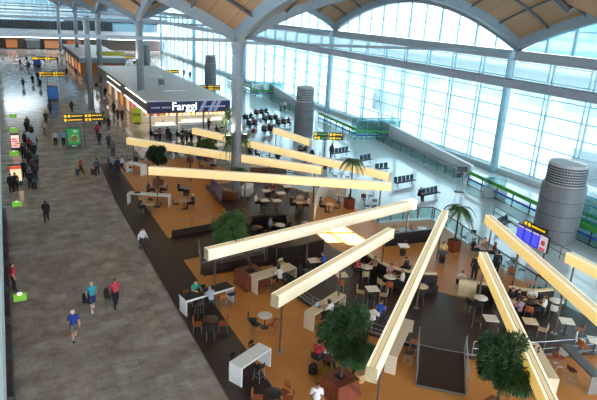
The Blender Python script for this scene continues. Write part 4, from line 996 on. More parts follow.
# ================================================================== concourse walkers
person('walk', at(47, 222.5), face(.1, 1), 'man dressed in black walking away alone on the grey floor', '#15151a', '#131318', '#120f0e', sleeves='l')
person('walk', at(75, 341), face(-.1, 1), 'white-haired person in blue t-shirt and shorts, nearest on the grey floor', '#20398c', '#6c675f', '#d9d4cd', legs='shorts')
person('pull', at(93, 310.5), face(.1, -1), 'blond person in teal top and navy shorts pulling a black case', '#2f9aa8', '#252a5a', '#d9c9a8', legs='shorts', shoes='#d8d8d8')
person('pull', at(116, 307), face(.05, -1), 'person in a pink-red t-shirt and black trousers pulling a case', '#c63a50', '#15151a', '#120f0e', skin=1)
suitcase(86.5, 303.5, 2.9, 'black suitcase behind the person in the teal top', '#1a1a1d')
suitcase(108, 298.5, 2.9, 'dark suitcase behind the person in the pink-red t-shirt', '#26262c')
person('walk', at(143, 251), face(.7, -.7), 'person in a white shirt and grey trousers at the edge of the dark border', '#e3e1ea', '#3c3838', '#2a1d18', sleeves='l', skin=1)
person('stand', at(14.5, 291), face(1, .2), 'person in a red shirt by the left wall near the closest green sign', '#c0303c', '#1e1e24', '#1c1513')
person('pull', at(81, 175), face(1, -.2), 'person in a bright red top bending over a blue suitcase', '#b23636', '#1c1b20', '#7a3a2c')
suitcase(77.5, 175, 1.2, 'blue suitcase of the person in the bright red top', '#24466c')
person('pull', at(97.5, 176), face(.2, 1), 'person in grey-blue walking with a dark red suitcase by the border', '#4a5064', '#22242e', '#1d1715', sleeves='l')
suitcase(93, 175, .2, 'dark red suitcase left of the person in grey-blue', '#5a2a2c')
for px_, py_, ang, lab, top, bot, kw in (
    (56, 146, (0, -1), 'person in a light shirt walking left of the green totem', '#c4bcb8', '#22222a', {}),
    (64, 146, (0, -1), 'person in a sky blue shirt next to the green totem', '#7fa9d0', '#1d2230', {}),
    (99.5, 145.5, (.2, 1), 'person in dark clothes walking right behind the red jacket', '#2c2c36', '#1d1d24', {}),
    (97.6, 138, (.2, 1), 'person in a red jacket walking right of the double yellow sign post', '#b5222e', '#2a2a32', {}),
    (109, 149, (.1, 1), 'person in dark grey walking toward the kiosk, right of the red jacket', '#3c3e48', '#24252d', {}),
    (113.3, 157, (0, 1), 'person in mid grey at the tip of the dark border strip', '#5d5f68', '#2c2d36', {}),
    (100, 129.5, (.3, 1), 'person in blue-grey under the double yellow sign', '#4a5668', '#252833', {}),
    (109, 130.5, (.3, 1), 'person in black halfway to the kiosk corner', '#202026', '#1b1b20', {}),
    (104.3, 124.5, (.3, 1), 'person in a greenish vest beyond the double yellow sign', '#7f8f3a', '#2a2c2c', {}),
    (114, 113.5, (0, 1), 'person in dark brown left of the kiosk windows', '#33282a', '#20202a', {}),
    (118, 120.5, (0, 1), 'person in maroon near the yellow-green kiosk poster', '#5a2a34', '#22232a', {}),
    (122.5, 121, (0, 1), 'person in charcoal next to the one in maroon at the kiosk side', '#26262c', '#1d1e24', {}),
    (44.7, 135.5, (.5, -.5), 'person in pale beige walking across the reflection on the floor', '#b3a796', '#6f6a62', {}),
    (46.5, 124.5, (0, 1), 'person in a long dark coat in the middle of the concourse', '#22232a', '#1c1c22', {}),
    (50.5, 114, (0, 1), 'person in dark grey, left of the path to the blue totem', '#3c3d46', '#24252c', {}),
    (72, 112.5, (0, 1), 'person in dark clothes just left of the double yellow sign', '#2a2930', '#22222a', {}),
    (91.5, 106.5, (0, 1), 'distant person in a red top behind the double yellow sign', '#c02a3a', '#33222a', {}),
    (33, 84, (0, 1), 'distant person in dark clothes on the bright floor reflection', '#1f2430', '#1b1e28', {}),
    (23.5, 88, (0, 1), 'distant person in dark green at the left of the bright reflection', '#2c4a48', '#22303a', {}),
    (29, 69, (0, 1), 'far away person in brownish clothes up the concourse', '#4a3238', '#2a2530', {}),
    (20.5, 66, (0, 1), 'far away person by the left wall top', '#3a2a34', '#2a2530', {}),
    (27, 63, (0, 1), 'tiny person in dark red near the far shops', '#5a2030', '#2a2530', {}),
    (40.5, 88, (0, 1), 'distant person in black beside the blue totem', '#17181d', '#15161b', {}),
    (38, 81, (0, 1), 'distant person in dark grey above the blue totem', '#353a44', '#22242c', {}),
    (67, 76, (0, 1), 'distant person in black left of the slender bluish column', '#1c1c22', '#1a1a20', {}),
    (76, 76, (0, 1), 'distant person in dark clothes beside the lit far display', '#24222a', '#1c1c22', {}),
    (97, 92, (0, 1), 'distant person with pale trousers right of the slender column', '#20242c', '#b9bcc0', {}),
    (92, 103, (0, 1), 'distant person in dark red beneath the slender column', '#5a2228', '#22222a', {}),
    (105.5, 97, (0, 1), 'distant person in black by the kiosk side windows', '#1b1b20', '#191920', {}),
    (58, 64, (0, 1), 'tiny person in grey at the far middle of the concourse', '#4a4d55', '#2a2c34', {}),
    (84, 71, (0, 1), 'tiny person in black right of the slender bluish column', '#1e1e24', '#1c1c22', {}),
    (168, 140.5, (0, 1), 'person in black standing at the kiosk counter, left of middle', '#1b1b20', '#191920', {}),
    (187, 144, (0, 1), 'person in dark grey queueing at the kiosk counter in the middle', '#33343c', '#1d1d24', {}),
    (191.5, 143.5, (0, 1), 'person in black next to the one in dark grey at the kiosk', '#18181d', '#17171c', {}),
    (209, 131.5, (0, 1), 'person in dark clothes at the right part of the kiosk counter', '#24252c', '#1c1c22', {}),
    (160, 141.5, (0, 1), 'person in a pinkish top at the left end of the kiosk counter', '#a56a6c', '#2a2a32', {}),
    (280.5, 112, (.3, -1), 'person in a pale top standing among the far gate seats, left of a pair', '#8c96a8', '#2a2f3c', {}),
    (284.5, 111, (-.3, -1), 'person in white standing among the far gate seats, right of a pair', '#c9d2dc', '#39405a', {}),
    (203.5, 100.5, (0, 1), 'person in a dark red top beyond the right side of the kiosk roof', '#6a2a30', '#24252c', {}),
    (190, 79, (0, 1), 'distant person in dark clothes beyond the kiosk, left one', '#23262e', '#1c1d24', {}),
    (184, 77, (0, 1), 'distant person in dark clothes beyond the kiosk, farther one', '#2c2f38', '#1c1d24', {}),
    (112, 172, (.6, .5), 'person in pale blue standing at the tip of the dark border', '#8fa0bc', '#2a2f40', {}),
    (118, 175, (-.4, 1), 'person in a dark jacket with white bag on the dark border', '#2a2b36', '#1f2028', {}),
    (122.5, 172.5, (-1, .2), 'person in blue-white stripes left of the short white bar table', '#b3bccc', '#25283a', {})):
    person(RN.choice(('walk', 'stand', 'walk')), at(px_, py_), face(*ang), lab, top, bot, RN.choice(('#1d1614', '#2c1f1a', '#4a3426')), sleeves='l', long=RN.random() < .3, **kw)
# the queue along the left wall: a blurred crowd
for n_, (px_, py_, top, lab, grp) in enumerate((
    (31, 189, '#1b1a20', None, 1), (36, 181, '#26262e', None, 1), (33.5, 175, '#5a3a34', 'person in rusty brown in the dark queue along the left wall', 0), (37, 169.5, '#4a4f5c', 'person in slate grey on the outer side of the left wall queue', 0), (29.5, 167, '#1d1c22', None, 1),
    (35, 159, '#20212a', None, 1), (30, 153, '#7a2a2c', 'person in dark red inside the left wall queue', 0), (35.5, 150, '#22222a', None, 1), (25.5, 147, '#18181d', None, 1), (32, 139, '#2a2a32', None, 1), (27, 134, '#191a20', None, 1),
    (28, 130, '#44424c', 'person in grey at the far end of the left wall queue', 0), (24, 160, '#1c1b20', None, 1), (25, 178, '#17171b', None, 1), (29, 145.5, '#c3c6cc', 'person with a pale top in the left wall queue beside the pink poster', 0))):
    person('stand', at(px_, py_), RN.uniform(-.6, .6), lab or 'person in dark clothes standing in the queue along the left wall', top, '#17171c', '#16110f', sleeves='l', group='people queuing along the left wall' if grp else None)
for px_, py_, lab in ((12, 193, 'person in black in front of the red topped poster, left one'), (16.5, 192, 'person in black in front of the red topped poster, right one')):
    person('stand', at(px_, py_), .3, lab, '#141418', '#121216', '#120f0e', sleeves='l')
t = thing('notice_board', 'small white board standing behind the left wall queue', 'board', at(32.5, 152), .2); MB().box((0, 0, 1.3), (.9, .06, 1.5), b=.01).build('panel', M('#9aa6b0', .4), t); MB().box((0, .03, .3), (.08, .08, .6)).build('post', DSTEEL, t); MB().box((0, .03, .02), (.6, .4, .04)).build('base_plate', DSTEEL, t)
suitcase(34.5, 189, .3, 'black suitcase at the front of the left wall queue', '#1a1a1e')
suitcase(110, 163.5, .5, 'black suitcase on the floor at the tip of the dark border', '#17171b')
# ================================================================== light beams
LITS = {'near': EM('#f1e0bd', .36, 'beam_panel_near', '#efe6cf'), 'far': EM('#f6cf82', .46, 'beam_panel_far', '#efdcb4'), 'right': EM('#efc25c', .42, 'beam_panel_right', '#efdcb0')}; LITE = EM('#fff0cf', .5, 'beam_cap', '#f2ead6'); POST = M('#6d5a4c', .45, .3)  # near panels tinted whiter to carry daylight in their colour
def beam(a, b, label, posts, kind='near', Z=2.75, h=.62, w=.44):
    A, B = at(a[0], a[1], Z), at(b[0], b[1], Z); d = B-A; L = d.length
    t = thing('light_beam', label, 'light', (A.x, A.y, 0), math.atan2(d.y, d.x), 'light beams over the food court')
    MB().box((L/2, 0, Z+h/2), (L, w, h), b=.015).build('lit_panel', LITS['far' if 'far light' in label else 'right' if 'yellow' in label else 'near'], t)
    mb = MB().box((L/2, -w/2+.05, Z+h+.012), (L, .10, .024)).build('cap_strip', LITE, t)
    mb = MB().box((L/2, w/2-.05, Z+h+.012), (L, .10, .024)).build('cap_strip', LITE, t)
    MB().box((L/2, 0, Z+h+.006), (L, w-.2, .012)).build('channel', EM('#f0d9a4', .33, 'beam_channel', '#e8d8b0'), t)
    for s in (-1, 1): MB().box((L/2, s*(w/2-.115), Z+h+.016), (L, .018, .014)).build('seam', M('#7d6c50', .6), t)
    MB().box((-.012, 0, Z+h/2), (.025, w+.03, h+.03)).box((-.012, 0, Z+h/2), (.03, w-.06, h-.06)).build('end_plate', M('#d8c69c', .5), t)
    MB().box((L+.012, 0, Z+h/2), (.025, w+.03, h+.03)).box((L+.012, 0, Z+h/2), (.03, w-.06, h-.06)).build('end_plate', M('#d8c69c', .5), t)
    for q, z0 in posts:
        x = q*L
        MB().tube([(x, 0, z0), (x, 0, Z)], .055, 10).build('post', POST, t, True)
        MB().lathe([(.17, z0), (.17, z0+.025)], (x, 0, 0), 18).build('base_plate', STEEL, t)
beam((206.5, 259.5), (413.5, 208), 'long pale light beam running from the left tree to a sunlit right end', ((.03, 0), (.42, DZ), (.97, DZ)))
beam((274.5, 307), (390.3, 237.5), 'pale light beam whose boxed end hangs over the nearest round white table', ((.05, 0), (.5, DZ), (.93, DZ)))
beam((370.5, 381.5), (444.2, 218.5), 'steep pale light beam in the front middle, seen from above', ((.1, 0), (.55, DZ), (.95, 0)))
beam((487, 223.5), (640, 362), 'long yellow light beam on the right, passing below the flight screens', ((.05, 0), (.3, 0), (.62, DZ), (.95, DZ)))
beam((481.5, 262), (560, 440), 'steep yellow light beam at the front right beside the dark tree', ((.05, DZ), (.5, DZ), (.9, 0)))
beam((567, 262), (650, 306), 'short yellow light beam cut off by the right edge of the picture', ((.1, 0), (.6, 0)))
beam((128, 144), (321.5, 174), 'far light beam that starts above the round dark tree', ((.03, 0), (.35, 0), (.97, 0)))
beam((149.5, 174.2), (390.5, 190.3), 'far light beam that is lowest of the crossing ones, below the round dark tree', ((.03, 0), (.4, DZ), (.96, 0)))
beam((193.5, 133.5), (389.5, 180.5), 'longest far light beam, starting in front of the bright kiosk', ((.03, 0), (.45, 0), (.97, 0)))
beam((274.5, 133.2), (310.5, 146), 'short far light beam in front of the gate seats', ((.05, 0), (.9, 0)))
# ================================================================== trees and plants
LEAF = M('#35562f', .7, 0, .4, 2); LEAF2 = M('#4a6a36', .7, 0, .4, 2); BARK = M('#4a3526', .8, 0, .25, 8); SOIL = M('#2a1d15', .9); PLANK = tile_mat('planter_boards', '#84402a', '#743522', '#3c1a10', 2.4, .28, .4, 1.5, '#934b32', .5, .02)
def leaf(bm, p, d, L, w, droop, r):
    d = d.normalized(); s = d.cross(V3((0, 0, 1)))
    if s.length < .1: s = V3((1, 0, 0))
    s.normalize(); n = s.cross(d)
    s = (s*math.cos(r)+n*math.sin(r)).normalized()
    m_ = p+d*L*.5+V3((0, 0, -droop*.3*L)); e = p+d*L+V3((0, 0, -droop*L))
    v = [bm.verts.new(p), bm.verts.new(m_+s*w), bm.verts.new(e), bm.verts.new(m_-s*w)]
    bm.faces.new(v)
def crown(rx, rz, cz, n, L, w, seed, droop=.5, lump=16, off=(0, 0)):
    r = random.Random(seed); mb = MB(); blobs = [(V3((0, 0, .05)), .5)]
    for k in range(lump):
        a = 2.4*k+r.uniform(-.3, .3); e = -.75+1.75*((k*.618) % 1)
        q = V3((math.cos(a)*math.cos(e), math.sin(a)*math.cos(e), math.sin(e)))*r.uniform(.5, .78); blobs.append((q, r.uniform(.22, .36)))
    for k in range(n):
        c, s = r.choice(blobs) if r.random() > .12 else blobs[0]
        q = V3((r.gauss(0, 1), r.gauss(0, 1), r.gauss(0, 1)*.8)).normalized(); f_ = r.random()**.5
        p = c+q*s*f_
        d = (c*.9+q*.7+V3((r.uniform(-.6, .6), r.uniform(-.6, .6), r.uniform(-1.0, .1)))).normalized()
        leaf(mb.bm, V3((p.x*rx+off[0], p.y*rx+off[1], cz+p.z*rz)), d, L*r.uniform(.6, 1.4), w*r.uniform(.7, 1.3), droop*r.random(), r.uniform(0, PI))
    return mb
def planter_box(t, b=1.1, tp=.8, h=.85, hx=4):
    ring = lambda R_, z, off=.95: [V3((R_*math.cos(2*PI*k/hx+off), R_*math.sin(2*PI*k/hx+off), z)) for k in range(hx)]
    MB().loft(ring(b, 0), ring(tp, h)).build('planter_box', PLANK, t)
    MB().loft(ring(tp*.42, h-.02), ring(tp*.36, h+.035)).build('soil', SOIL, t)
    MB().loft(ring(tp+.04, h-.03), ring(tp+.04, h+.02)).build('lid_boards', PLANK, t)
def tree(base, R_, RZ, cz, label, planter=True, n=5200, seed=1, L=.2, w=.022, cat='tree', pl=(1.1, .8, .85), mat=LEAF, off=(0, 0)):
    t = thing('potted_tree', label, cat, base)
    if planter: planter_box(t, *pl)
    h0 = pl[2] if planter else 0
    MB().tube([(0, 0, 0), (.03, .02, h0+.4), (off[0]*.6, off[1]*.6+.03, cz-RZ*.4), (off[0], off[1], cz+RZ*.3)], .09, 8, .05).build('trunk', BARK, t, True)
    r = random.Random(seed)
    for k in range(6):
        a = k*PI/3+r.uniform(-.3, .3); z = cz-RZ*.45+r.uniform(-.1, .3)
        MB().tube([(off[0]*.8, off[1]*.8, z), (off[0]+math.cos(a)*R_*.3, off[1]+math.sin(a)*R_*.3, z+.35), (off[0]+math.cos(a)*R_*.65, off[1]+math.sin(a)*R_*.65, z+.5+r.uniform(0, .4))], .03, 6, .012).build('branch', BARK, t, True)
    crown(R_, RZ, cz, n, L, w, seed, off=off).build('foliage', mat, t)
    return t
pz2 = lambda px, py, z: (lambda q: Vector((q.x, q.y, 0)))(at(px, py, z))
tree(at(339, 394), 1.4, 1.6, 2.75, 'large dark feathery tree in a brown wooden planter, front middle', seed=3, n=15000, L=.19, w=.022, pl=(1.0, .8, .9), off=(.4, .1))
tree(at(250, 285), 1.3, 1.35, 3.55, 'feathery green tree in a brown wooden planter by the entrance ramp', seed=5, n=9000, L=.2, w=.026, pl=(1.05, .95, .95), mat=LEAF2, off=(-.95, .35))
tree(pz2(505, 365, 3.0), 1.3, 1.65, 3.0, 'dark feathery tree at the bottom right beside the steep yellow beam', seed=8, n=15000, L=.19, w=.022, pl=(1.2, .85, .9))
tree(pz2(157.5, 155, 3.0), 1.08, 1.1, 3.0, 'round dark leafy tree at the left end of the far beams', seed=9, n=5000, L=.2, w=.06, pl=(.6, .5, .7), mat=M('#1f3a1e', .7, 0, .35, 2))
def palm(base, H_, Lf, label, seed, z0=0, box=.36):
    t = thing('potted_palm', label, 'palm', base); r = random.Random(seed)
    MB().box((0, 0, .45), (box*2, box*2, .9), b=.03).build('planter_box', PLANK, t); MB().box((0, 0, .9), (box*1.7, box*1.7, .04)).build('soil', SOIL, t)
    MB().tube([(0, 0, .9), (.04, 0, H_*.5), (0, .03, H_)], .09, 8, .06).build('trunk', BARK, t, True)
    for k in range(18):
        a = 2*PI*k/18+r.uniform(-.15, .15); up = r.uniform(.15, .9); mb = MB(); pts = []
        for q in range(9):
            s = q/8; pts.append(V3((math.cos(a)*Lf*s*(1-.15*s), math.sin(a)*Lf*s*(1-.15*s), H_+Lf*(up*s-1.15*s*s))))
        mb.tube(pts, .014, 4, .005)
        for q in range(1, 9):
            d = (pts[q]-pts[q-1]).normalized(); sd_ = d.cross(V3((0, 0, 1))).normalized()
            for u in (0, .33, .66):
                p = pts[q-1].lerp(pts[q], u)
                for s_ in (-1, 1): leaf(mb.bm, p, d*.7+sd_*s_, .34*Lf*(1-.5*q/8), .028, .25, 0)
        mb.build('frond', LEAF2, t)
    return t
palm(at(453, 251), 3.3, 1.4, 'palm in a brown planter at the far end of the steep front beam', 4)
palm(at(349, 208), 4.2, 1.25, 'palm in a brown planter behind the two lowest far beams', 6)
def hanging(x, y, z, label, seed, L=.9, n=60, up=.4):
    t = thing('hanging_plant', label, 'plant', (x, y, z)); r = random.Random(seed)
    MB().lathe([(.14, -.3), (.2, 0), (.17, 0), (.1, -.05)], n=14).build('pot', M('#3a2a20', .6), t)
    mb = MB()
    for k in range(n):
        a = r.uniform(0, 2*PI); l = L*r.uniform(.5, 1.1); u = r.uniform(-.1, up); prev = V3((0, 0, 0))
        for q in range(1, 6):
            s = q/5; p = V3((math.cos(a)*l*.55*s, math.sin(a)*l*.55*s, l*(u*s*1.6-1.0*s*s*(.6+.4*r.random()))))
            leaf(mb.bm, prev, p-prev+V3((r.uniform(-.05, .05), r.uniform(-.05, .05), 0)), (p-prev).length*1.5, .035, .2, r.uniform(-.5, .5)); prev = p
    mb.build('foliage', LEAF2, t)
def zc(py, x=16.8, y=43.5):
    lo, hi = 0, 14
    for _ in range(30):
        m_ = (lo+hi)/2; q = V3((x, y, m_))-EYE; v = 200-F*q.dot(UP)/q.dot(FWD)
        lo, hi = (m_, hi) if v > py else (lo, m_)
    return lo
hanging(16.9, 42.75, zc(167), 'trailing fern on the near face of the nearest column', 1, 1.5, 90)
hanging(16.05, 43.3, zc(140), 'leafy plant on the left of the nearest column beside the longest beam', 2, 1.3, 80, .9)
hanging(16.05, 43.5, zc(116), 'upper leafy plant on the left of the nearest column', 3, 1.3, 80, 1.0)
hanging(17.55, 43.4, zc(140), 'leafy plant on the right of the nearest column', 4, 1.2, 80, .8)
tree(at(208, 160), 1.1, .7, 1.7, 'low bushy plant in a planter behind the beam left of the nearest column', seed=12, n=1500, L=.4, w=.06, pl=(.6, .5, .6), cat='plant', mat=LEAF2)
tree(at(190, 162), .5, .6, 1.7, 'small grassy plant poking above the beam right of the round tree', seed=13, n=500, L=.4, w=.035, pl=(.4, .35, .6), cat='plant', mat=LEAF2)
# ================================================================== booths and partitions
CREAM = M('#d9c49c', .5); LEATH = M('#231a19', .4)
def booth(path, z0, h, label, outer, seat_side=-1, seat=True, cap=None, seat_mat=LEATH, thick=.12):
    t = thing('booth_bench', label, 'bench', (path[0].x, path[0].y, z0)); P = [(q.x-path[0].x, q.y-path[0].y) for q in path]
    MB().strip(P, -thick/2, thick/2, 0, h).build('back_panel', outer, t)
    if cap: MB().strip(P, -thick/2-.02, thick/2+.02, h, h+.03).build('top_edge', cap, t)
    if seat:
        s = seat_side; a, b = sorted((s*thick/2, s*(thick/2+.14)))
        MB().strip(P, a, b, .4, h-.06).build('backrest', seat_mat, t)
        a, b = sorted((s*thick/2, s*(thick/2+.56)))
        MB().strip(P, a, b, 0, .32).build('seat_base', EBONY, t)
        MB().strip(P, a, b, .32, .45).build('seat', seat_mat, t)
def pp(pts, z): return [Vector((q.x, q.y, 0)) for q in (at(x, y, z) for x, y in pts)]
booth(pp([(247, 224), (250, 216.5), (262, 214.5), (276, 214), (288, 214.5), (290.5, 222)], DZ+.95), DZ, .95, 'dark U-shaped booth around two round tables on the deck', M('#2a1d1b', .5))
booth(pp([(268, 247), (282, 247.5), (300, 245), (324, 239)], DZ+.95), DZ, .95, 'dark low booth standing behind the long pale beam on the deck', M('#281a19', .45), 1)
booth(pp([(386, 234.5), (400, 233), (418, 231), (436, 229)], .95), .012, .95, 'long black partition wall on the orange floor with tables behind it', M('#16151a', .4), 1, True, M('#39373c', .4))
booth(pp([(363, 250), (373, 257.5), (387.5, 265.6), (400, 269.3), (412, 271.8), (425, 273), (437, 273.5)], DZ+1.0), DZ, 1.0, 'long curved cream-backed booth along the edge of the dark deck', CREAM, -1, True, M('#e2d0aa', .5), thick=.2)
booth(pp([(459.5, 279.5), (477, 282.5)], DZ+1.0), DZ, 1.0, 'beige box partition left of the steep yellow beam', CREAM, 1, True, M('#e2d0aa', .5), thick=.2)
booth(pp([(478, 281.5), (489, 283.5), (500, 286)], DZ+1.0), DZ, .95, 'beige partition behind the steep yellow beam, with dark seats', CREAM, -1, True, M('#e2d0aa', .5), thick=.2)
booth(pp([(509, 286.5), (522, 289), (536, 290.5), (552, 289)], DZ+1.0), DZ, 1.0, 'cream-topped booth under the long right beam', CREAM, -1, True, M('#e2d0aa', .5), thick=.2)
t_p = pp([(315, 206), (316.5, 196), (320, 188), (327, 183.5), (337, 182.5), (347, 185.5)], 1.25)
t = thing('curved_partition', 'curved white partition between the far deck and the orange floor', 'partition', (t_p[0].x, t_p[0].y, 0)); P_ = [(q.x-t_p[0].x, q.y-t_p[0].y) for q in t_p]
MB().strip(P_, -.06, .06, 0, 1.25).build('panel', M('#d8d2c8', .5), t); MB().strip(P_, -.08, .08, 1.25, 1.3).build('top_edge', M('#ece8e0', .4), t)
# ================================================================== railings
def railing(path, label, hs=(.55, .95), posts=None, skirt=None, r=.02, mat=STEEL, smat=None):
    """path of (x, y, z); rails at heights above it"""
    o = Vector(path[0]); t = thing('railing', label, 'railing', o); P = [Vector(p)-o for p in path]
    for h in hs: MB().tube([p+Vector((0, 0, h)) for p in P], r, 8).build('rail', mat, t, True)
    for p in (P if posts is None else [P[i] for i in posts]): MB().tube([p, p+Vector((0, 0, max(hs)))], .025, 8).build('post', mat, t)
    if skirt:
        for a, b in zip(P, P[1:]): MB().span(a+Vector((0, 0, skirt/2)), b+Vector((0, 0, skirt/2)), .05, skirt).build('skirt_panel', smat or M('#3a2926', .45), t)
railing([(9.5, 37.15, .02), (11.0, 37.15, .1), (12.6, 37.15, .2), (14.0, 37.15, DZ)], 'steel railing with dark panel on the far side of the entrance ramp', (.4, 1.15), None, .5)
railing([(9.6, 30.65, .02), (11.0, 30.65, .1), (12.6, 30.65, .2), (13.9, 30.65, DZ)], 'steel railing with dark panel on the near side of the entrance ramp', (.4, .8, 1.15), None, .5)
railing([(9.6, 30.65, .02), (10.0, 32.0, .03), (10.4, 33.6, .05)], 'short low steel railing at the foot of the entrance ramp', (.5, 1.1))
fr = [(x, y, DZ) for x, y in front]
railing(fr[0:7], 'low double steel rail on the deck edge left of the brown ramp', (.22, .5), None, None)
railing(fr[8:], 'double steel rail on the deck edge right of the brown ramp', (.35, .75), None, None)
railing([(15.35, 16.5, .03), (16.3, 17.65, .16), (17.3, 18.85, DZ)], 'double steel railing on the left side of the brown ramp', (.75, .95), None, .1, smat=STEEL)
railing([(17.0, 14.98, .03), (17.95, 16.1, .16), (18.98, 17.3, DZ)], 'double steel railing on the right side of the brown ramp', (.75, .95), None, .1, smat=STEEL)
railing([(13.2, 31.2, DZ), (14.6, 31.6, DZ), (14.6, 30.2, DZ)], 'small steel railing between the wooden planter and the beige bar table', (.5, .9))
glass_barrier([(27.9, 15.5), (28.3, 19.2), (28.9, 23.5), (29.7, 27.5), (30.6, 32), (30.8, 33.8)], 1.0, 'glass barrier between the food court and the gate corridor', n=10)
glass_barrier([(30.8, 34), (28.2, 34.6), (25.9, 34.8)], 1.0, 'short glass barrier beyond the long black partition', n=4)
glass_barrier([(26.4, 42.5), (24.0, 46.5), (21.6, 50.5)], 1.0, 'glass barrier behind the far tables on the right side', n=5)
railing([(36.3, 32.5, 0), (35.0, 27.5, 0), (34.2, 24.0, 0), (33.6, 20.5, 0)], 'thin dark rail in front of the large ventilation tower', (.5, 1.0), None, None, .03, DSTEEL)
# ================================================================== menu boards by the column
A, B = at(211, 196), at(222, 208); d = (B-A).normalized()
t = thing('menu_board', 'row of purple menu boards left of the nearest column', 'sign', A, math.atan2(d.y, d.x)); L = (B-A).length
for k in range(4):
    MB().box((L*(k+.5)/4, 0, 1.15), (L/4*.86, .06, 1.15), b=.01).build('board', M(('#4a4a86', '#55508c', '#6a6490', '#77788a')[k], .4), t)
for k in range(5): MB().box((L*k/4, 0, .9), (.05, .05, 1.8)).build('post', DSTEEL, t)
def small_counter(px, py, w, rz, c, top, label):
    t = thing('counter', label, 'counter', at(px, py), rz)
    MB().box((0, 0, .5), (w, .7, 1.0), b=.02).build('body', M(c, .5), t); MB().box((0, 0, 1.03), (w+.1, .8, .06)).build('worktop', M(top, .4), t); MB().box((0, -.37, .5), (w-.2, .04, .6)).build('front_panel', M(c, .4), t)
small_counter(247, 197, 1.6, .9, '#d8d2ca', '#e9e5df', 'small white counter right of the nearest column on the deck')
small_counter(226, 201, 2.0, -.7, '#7a4a30', '#a77a55', 'brown counter behind the purple menu boards')
small_counter(268, 176, 3.6, -.3, '#6b3f2c', '#d9c6ae', 'long brown counter between the two middle far beams')
small_counter(206, 178, 1.4, -.3, '#6a3a24', '#7d4a30', 'brown wooden box unit between the lower left beams')
small_counter(240, 153, 3.0, -.3, '#b0a89e', '#cfd6da', 'pale counter hidden behind the far beams near the kiosk')
# ================================================================== gate seats
SEATB = M('#1f3146', .45)
def seat_row(a, b, n, label, flip=1):
    A, B = at(a[0], a[1], .45), at(b[0], b[1], .45); A.z = B.z = 0; d = B-A; L = d.length; s = L/n
    t = thing('beam_seating', label, 'bench', A, math.atan2(d.y, d.x), None)
    MB().box((L/2, 0, .36), (L, .08, .08)).build('beam', STEEL, t)
    for k in range(n):
        x = s*(k+.5)
        MB().box((x, -.03*flip, .44), (s*.86, .46, .06), b=.02).build('seat', SEATB, t)
        MB().box((x, .24*flip, .72), (s*.84, .06, .5), b=.02, tilt=Matrix.Rotation(-.15*flip, 4, 'X')).build('backrest', SEATB, t)
    for x in (L*.15, L*.85):
        MB().box((x, 0, .18), (.06, .06, .36)).box((x, 0, .02), (.08, .55, .04)).build('leg', STEEL, t)
    return A, d.normalized(), L
rows = [seat_row(*q) for q in (
    ((395, 183), (415, 179.5), 5, 'row of dark blue gate seats just right of the far beam ends'),
    ((420, 195.5), (439, 191.5), 5, 'row of dark blue gate seats with a dark figure at its left end'),
    ((376, 169), (389, 167.5), 3, 'row of dark gate seats above the far beam ends'),
    ((361, 160.5), (372, 158.5), 3, 'row of dark gate seats behind the far palm'),
    ((332.5, 153.5), (349.5, 151), 5, 'row of dark blue gate seats right of the yellow gate sign'),
    ((499, 226), (510, 220.5), 3, 'pair of dark gate seats left of the flight screens'),
    ((254.5, 114), (267.6, 112.5), 5, 'farthest row of gate seats right of the nearest column'),
    ((263, 120), (279, 118.5), 6, 'row of gate seats in the middle of the far seating group'),
    ((276, 124), (290, 122.5), 5, 'row of gate seats at the right of the far seating group'),
    ((262, 131), (274, 129.8), 4, 'nearest row of gate seats above the short far beam'),
    ((243.5, 119), (253, 117.5), 3, 'row of gate seats close to the nearest column, upper one'),
    ((247, 125), (258.5, 124), 4, 'row of gate seats close to the nearest column, lower one'))]
rr = random.Random(21)
LN = {6: 'farthest row of far gate seats', 7: 'middle row of far gate seats', 8: 'right row of far gate seats', 9: 'nearest row of far gate seats', 10: 'upper seats beside the nearest column', 11: 'lower seats beside the nearest column'}
CW = ['#1e222c', '#2d3442', '#8a2a30', '#39404c', '#1b1c22', '#5a6472', '#2a3550', '#23262c']
CN = ['black', 'dark slate', 'red', 'grey', 'black', 'light grey', 'navy', 'charcoal']
for i, ks in ((6, (.1, .5, .9)), (7, (.08, .42, .75)), (8, (.1, .5, .9)), (9, (.12, .62)), (10, (.2, .8)), (11, (.12, .6))):
    A, d, L = rows[i]
    for j, k in enumerate(ks):
        q = A+d*L*k; c = (i*3+j) % 8; pos = ('left end', 'middle' if len(ks) == 3 else 'right part', 'right end')[j]
        person('sit', q+Vector((0, 0, -.0)), math.atan2(d.y, d.x)+PI, '%s-clothed person on the %s of the %s' % (CN[c], pos, LN[i]), CW[c], '#1d2028', rr.choice(('#1a1412', '#3a2a20')), sleeves='l', long=rr.random() < .4)
A, d, L = rows[1]; q = A-d*.1; person('lean', q, math.atan2(d.y, d.x)+PI, 'dark-clothed person leaning at the left end of the gate seats', '#1f2128', '#191a20', '#120f0e', sleeves='l')
suit = suitcase(269, 127.5, .4, 'red suitcase among the far gate seats', '#8a2430')
suitcase(253, 133, .3, 'red bag-like case in front of the far gate seats', '#a03038')
person('stand', at(331, 158), 0, 'person in dark red standing right of the yellow gate sign', '#5a2a34', '#22242c', '#1a1412', sleeves='l')
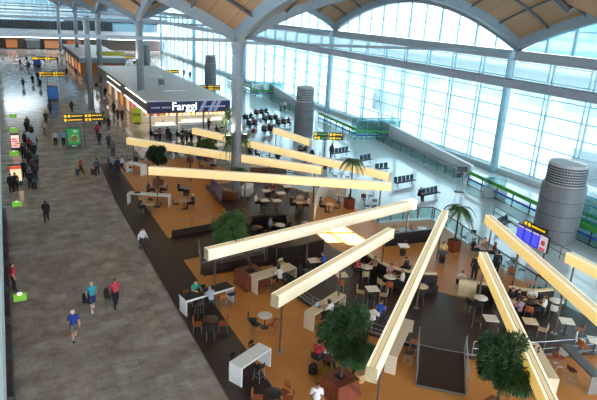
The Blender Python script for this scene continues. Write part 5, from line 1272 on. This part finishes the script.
# kiosk side poster
t = thing('wall_poster', 'yellow-green poster at the left front corner of the kiosk', 'poster', at(137, 124)+Vector((0, 0, 0)), -.2)
MB().box((0, 0, 1.2), (1.3, .14, 2.0), b=.02).build('board', M('#a3b52a', .5), t); MB().box((0, -.08, 1.3), (1.0, .02, .5)).build('picture', M('#6f7d1e', .5), t); MB().box((0, 0, .1), (.9, .4, .2)).build('base', DSTEEL, t)

# ================================================================== crowded tables between the kiosk and the far beams
rk = random.Random(5)
def cluster(pts, lab_t, lab_c, lab_p, gt, gc, gp, pcols):
    for n_, (px_, py_) in enumerate(pts):
        p = at(px_, py_, .75); p.z = 0
        TB['s'].place(p, rk.uniform(0, PI), lab_t, 'table', gt, {'tabletop': M(rk.choice(('#8a7a6a', '#4a4038', '#b5aca2')), .35)})
        for s_ in rk.sample(['L', 'R', 'N', 'F'], 3):
            q = p+side_vec(p, s_)*.66
            CH.place(q, toward(q, p), lab_c, 'chair', gc, {'seat': M(CNAME['black'], .5), 'backrest': M(CNAME['black'], .5)})
            if rk.random() < .5:
                person('sit', q, toward(q, p), lab_p, rk.choice(pcols), '#1c1d24', rk.choice(('#1a1412', '#2c1f1a')), sleeves='l', long=rk.random() < .4, group=gp)
cluster([(157, 133), (170, 135), (183, 134), (199, 137), (214, 137), (227, 140), (176, 146.5), (222, 129), (163, 125), (209, 146), (198, 150)],
        'dark square table among the crowded ones in front of the navy-signed kiosk', 'black chair at the crowded tables in front of the navy-signed kiosk',
        'dark-clothed person seated at the crowded tables in front of the kiosk', 'tables before the kiosk', 'chairs before the kiosk', 'seated people before the kiosk', ('#1c1d24', '#2a2c36', '#33272a', '#24262e'))
cluster([(250, 148), (278, 155.5), (262, 163), (312, 153), (326, 162), (300, 148)],
        'small square table among those behind the two upper far beams', 'black chair at the small tables behind the two upper far beams',
        'dark-clothed person seated at the small tables behind the upper far beams', 'tables behind the far beams', 'chairs behind the far beams', 'seated people behind the far beams', ('#24262e', '#3a2a2c', '#2c3444'))
